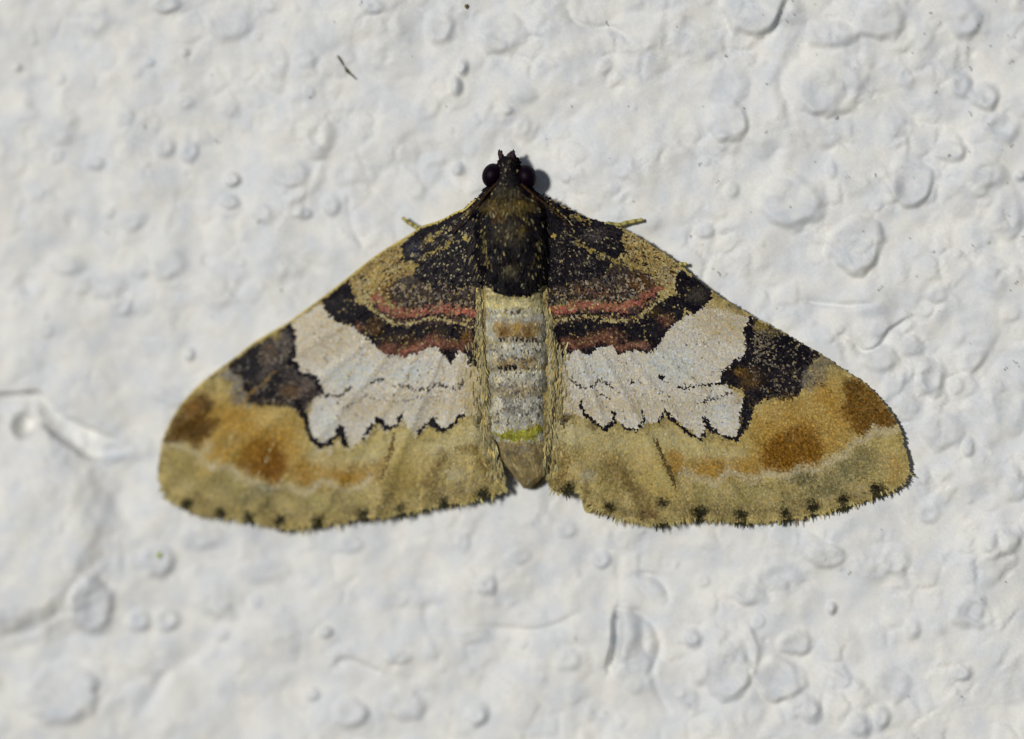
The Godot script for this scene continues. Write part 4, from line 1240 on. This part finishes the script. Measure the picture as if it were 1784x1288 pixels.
	for e in [[860.0, 305.0, 1], [920.0, 307.0, -1]]:
		var es := Shape.new()
		var us := 28
		var vs := 18
		for v in vs + 1:
			for u in us:
				var th := PI * v / vs
				var ph := TAU * u / us
				var d := Vector3(sin(th) * cos(ph), sin(th) * sin(ph), cos(th))
				var bumpy := 1.0 + 0.008 * sin(ph * 14.0) * sin(th * 22.0)
				es.add(P(e[0] + d.x * 17.5 * bumpy + d.y * e[2] * -2.0, e[1] + d.y * 21.0 * bumpy, 38 + d.z * 18.0 * bumpy), Vector3(d.x, -d.y, d.z).normalized(), C(13, 7, 12))
		for v in vs:
			for u in us:
				var a := v * us
				es.tri(a + u, a + us + u, a + us + (u + 1) % us)
				es.tri(a + u, a + us + (u + 1) % us, a + (u + 1) % us)
		obj("eye", es, glossy, moth)

	# palps
	for pp in [[PackedVector3Array([P(882, 298, 30), P(879, 288, 31), P(876, 276, 31), P(874, 267, 30), P(872, 260, 29)]), [3.0, 3.2, 4.4, 3.4, 0.6]], [PackedVector3Array([P(890, 300, 36), P(891, 288, 37), P(893, 277, 36), P(896, 268, 34), P(897, 260, 33)]), [12.0, 11.5, 8.0, 4.6, 0.7]]]:
		var ps := Shape.new()
		var pc := []
		for k in 5:
			pc.append(C(52, 38, 34).lerp(C(44, 26, 46), k / 4.0))
		tube(ps, pp[0], PackedFloat32Array(pp[1]), pc, 12)
		for k in 90:
			var t := rng.randf_range(0.0, 3.4)
			var a: Vector3 = pp[0][int(t)].lerp(pp[0][int(t) + 1], fposmod(t, 1.0))
			var rr: float = lerpf(pp[1][int(t)], pp[1][int(t) + 1], fposmod(t, 1.0))
			var side := rng.randf_range(0, PI)
			var off := Vector3(cos(side), 0, sin(side))
			var b := a + off * rr * S
			hair(ps, b, b + Vector3(off.x * 0.3, 1, 0.1) * rng.randf_range(2, 4) * S, 2.0, varied(C(64, 46, 44)), off)
		obj("palp", ps, scaly, moth)

	# antennae, laid back along the shoulders and under the wings
	for an in [[868, 320, 50, 851, 337, 58, 831, 361, 55, 807, 388, 44, 790, 410, 30], [912, 320, 50, 932, 337, 58, 955, 355, 53, 981, 378, 43, 1000, 398, 30]]:
		var path := PackedVector3Array()
		var rad := PackedFloat32Array()
		var cols := []
		for k in 5:
			if k > 0:
				for sub in 6:
					var f := sub / 6.0
					path.append(P(an[k * 3 - 3], an[k * 3 - 2], an[k * 3 - 1]).lerp(P(an[k * 3], an[k * 3 + 1], an[k * 3 + 2]), f))
					rad.append((2.2 - 0.25 * k) * (1.1 if sub % 2 == 0 else 0.9))
					cols.append(C(70, 46, 30) if sub % 2 == 0 else C(44, 32, 26))
		var ans := Shape.new()
		tube(ans, path, rad, cols, 8)
		obj("antenna", ans, sheet, moth)

	# legs: what shows beyond the front edges, and the rest under the wings
	for lg in [[[702, 380, 9], [712, 388, 8], [722, 394, 8], [731, 399, 9], [748, 404, 11], [800, 425, 16], [860, 420, 16]], [[1119, 382, 9], [1105, 385, 8], [1090, 388, 8], [1080, 392, 9], [1062, 390, 12], [1000, 410, 16], [930, 415, 16]], [[1196, 459, 9], [1188, 459, 8], [1180, 461, 8], [1168, 468, 8], [1120, 490, 10], [1020, 480, 14], [935, 450, 14]]]:
		var path := PackedVector3Array()
		var rad := PackedFloat32Array()
		var cols := []
		for k in lg.size() - 1:
			for sub in 8:
				var f := sub / 8.0
				var a := Vector3(lg[k][0], lg[k][1], lg[k][2]).lerp(Vector3(lg[k + 1][0], lg[k + 1][1], lg[k + 1][2]), f)
				path.append(P(a.x, a.y, a.z))
				rad.append((3.3 + 0.4 * k) * (1.0 + 0.10 * exp(-pow((f - 0.0) * 5.0, 2.0)) - 0.08 * sin(f * PI)))
				var band := 0.5 + 0.5 * sin(f * TAU)
				cols.append(varied(C(176, 164, 100).lerp(C(96, 98, 50), smoothstep(0.3, 0.9, 1.0 - band) * 0.8), 0.08))
		var ls := Shape.new()
		tube(ls, path, rad, cols, 9)
		obj("leg", ls, sheet, moth)


# ---------------------------------------------------------------- bits caught on the paint
func build_debris() -> void:
	var m := mat(0.7, 0.3)
	var path := PackedVector3Array()
	var rad := PackedFloat32Array()
	var cols := []
	var l := resample(pts([587, 98, 593, 107, 599, 117, 604, 125, 611, 131, 620, 139]), 2.0)
	for k in l.size():
		var q := l[k]
		path.append(P(q.x, q.y, wall_z(q.x, q.y) + 1.5 + 2.0 * sin(k * 0.4)))
		rad.append(1.3 + 1.6 * exp(-pow((k - l.size() * 0.55) * 0.35, 2.0)))
		cols.append(varied(C(92, 88, 40).lerp(C(34, 32, 24), clampf(rng.randf() * 1.2, 0, 1))))
	var s := Shape.new()
	tube(s, path, rad, cols, 7)
	var o := obj("plant_fibre", s, m)
	o.set_meta("label", "thin dark olive fibre stuck to the white wall above the left wing")
	o.set_meta("category", "fibre")

	for g in [["pollen_grain", 272, 972, 4.0, C(176, 186, 40), "tiny yellow-green grain on the wall below the moth's left wing tip", "grain"], ["dirt_crumb", 812, 12, 3.4, C(96, 88, 40), "tiny dark olive crumb on the wall at the top edge above the moth's head", "crumb"]]:
		var gs := Shape.new()
		var zc: float = wall_z(g[1], g[2]) + g[3] * 0.6
		for v in 9:
			for u in 12:
				var th := PI * v / 8.0
				var ph := TAU * u / 12.0
				var d := Vector3(sin(th) * cos(ph), sin(th) * sin(ph) * 1.25, cos(th))
				var r: float = g[3] * (1.0 + 0.18 * sin(ph * 3.0 + v))
				gs.add(P(g[1] + d.x * r, g[2] + d.y * r, zc + d.z * r), Vector3(d.x, -d.y, d.z).normalized(), g[4])
		for v in 8:
			for u in 12:
				var a := v * 12
				gs.tri(a + u, a + 12 + u, a + 12 + (u + 1) % 12)
				gs.tri(a + u, a + 12 + (u + 1) % 12, a + (u + 1) % 12)
		var go := obj(g[0], gs, m)
		go.set_meta("label", g[5])
		go.set_meta("category", g[6])
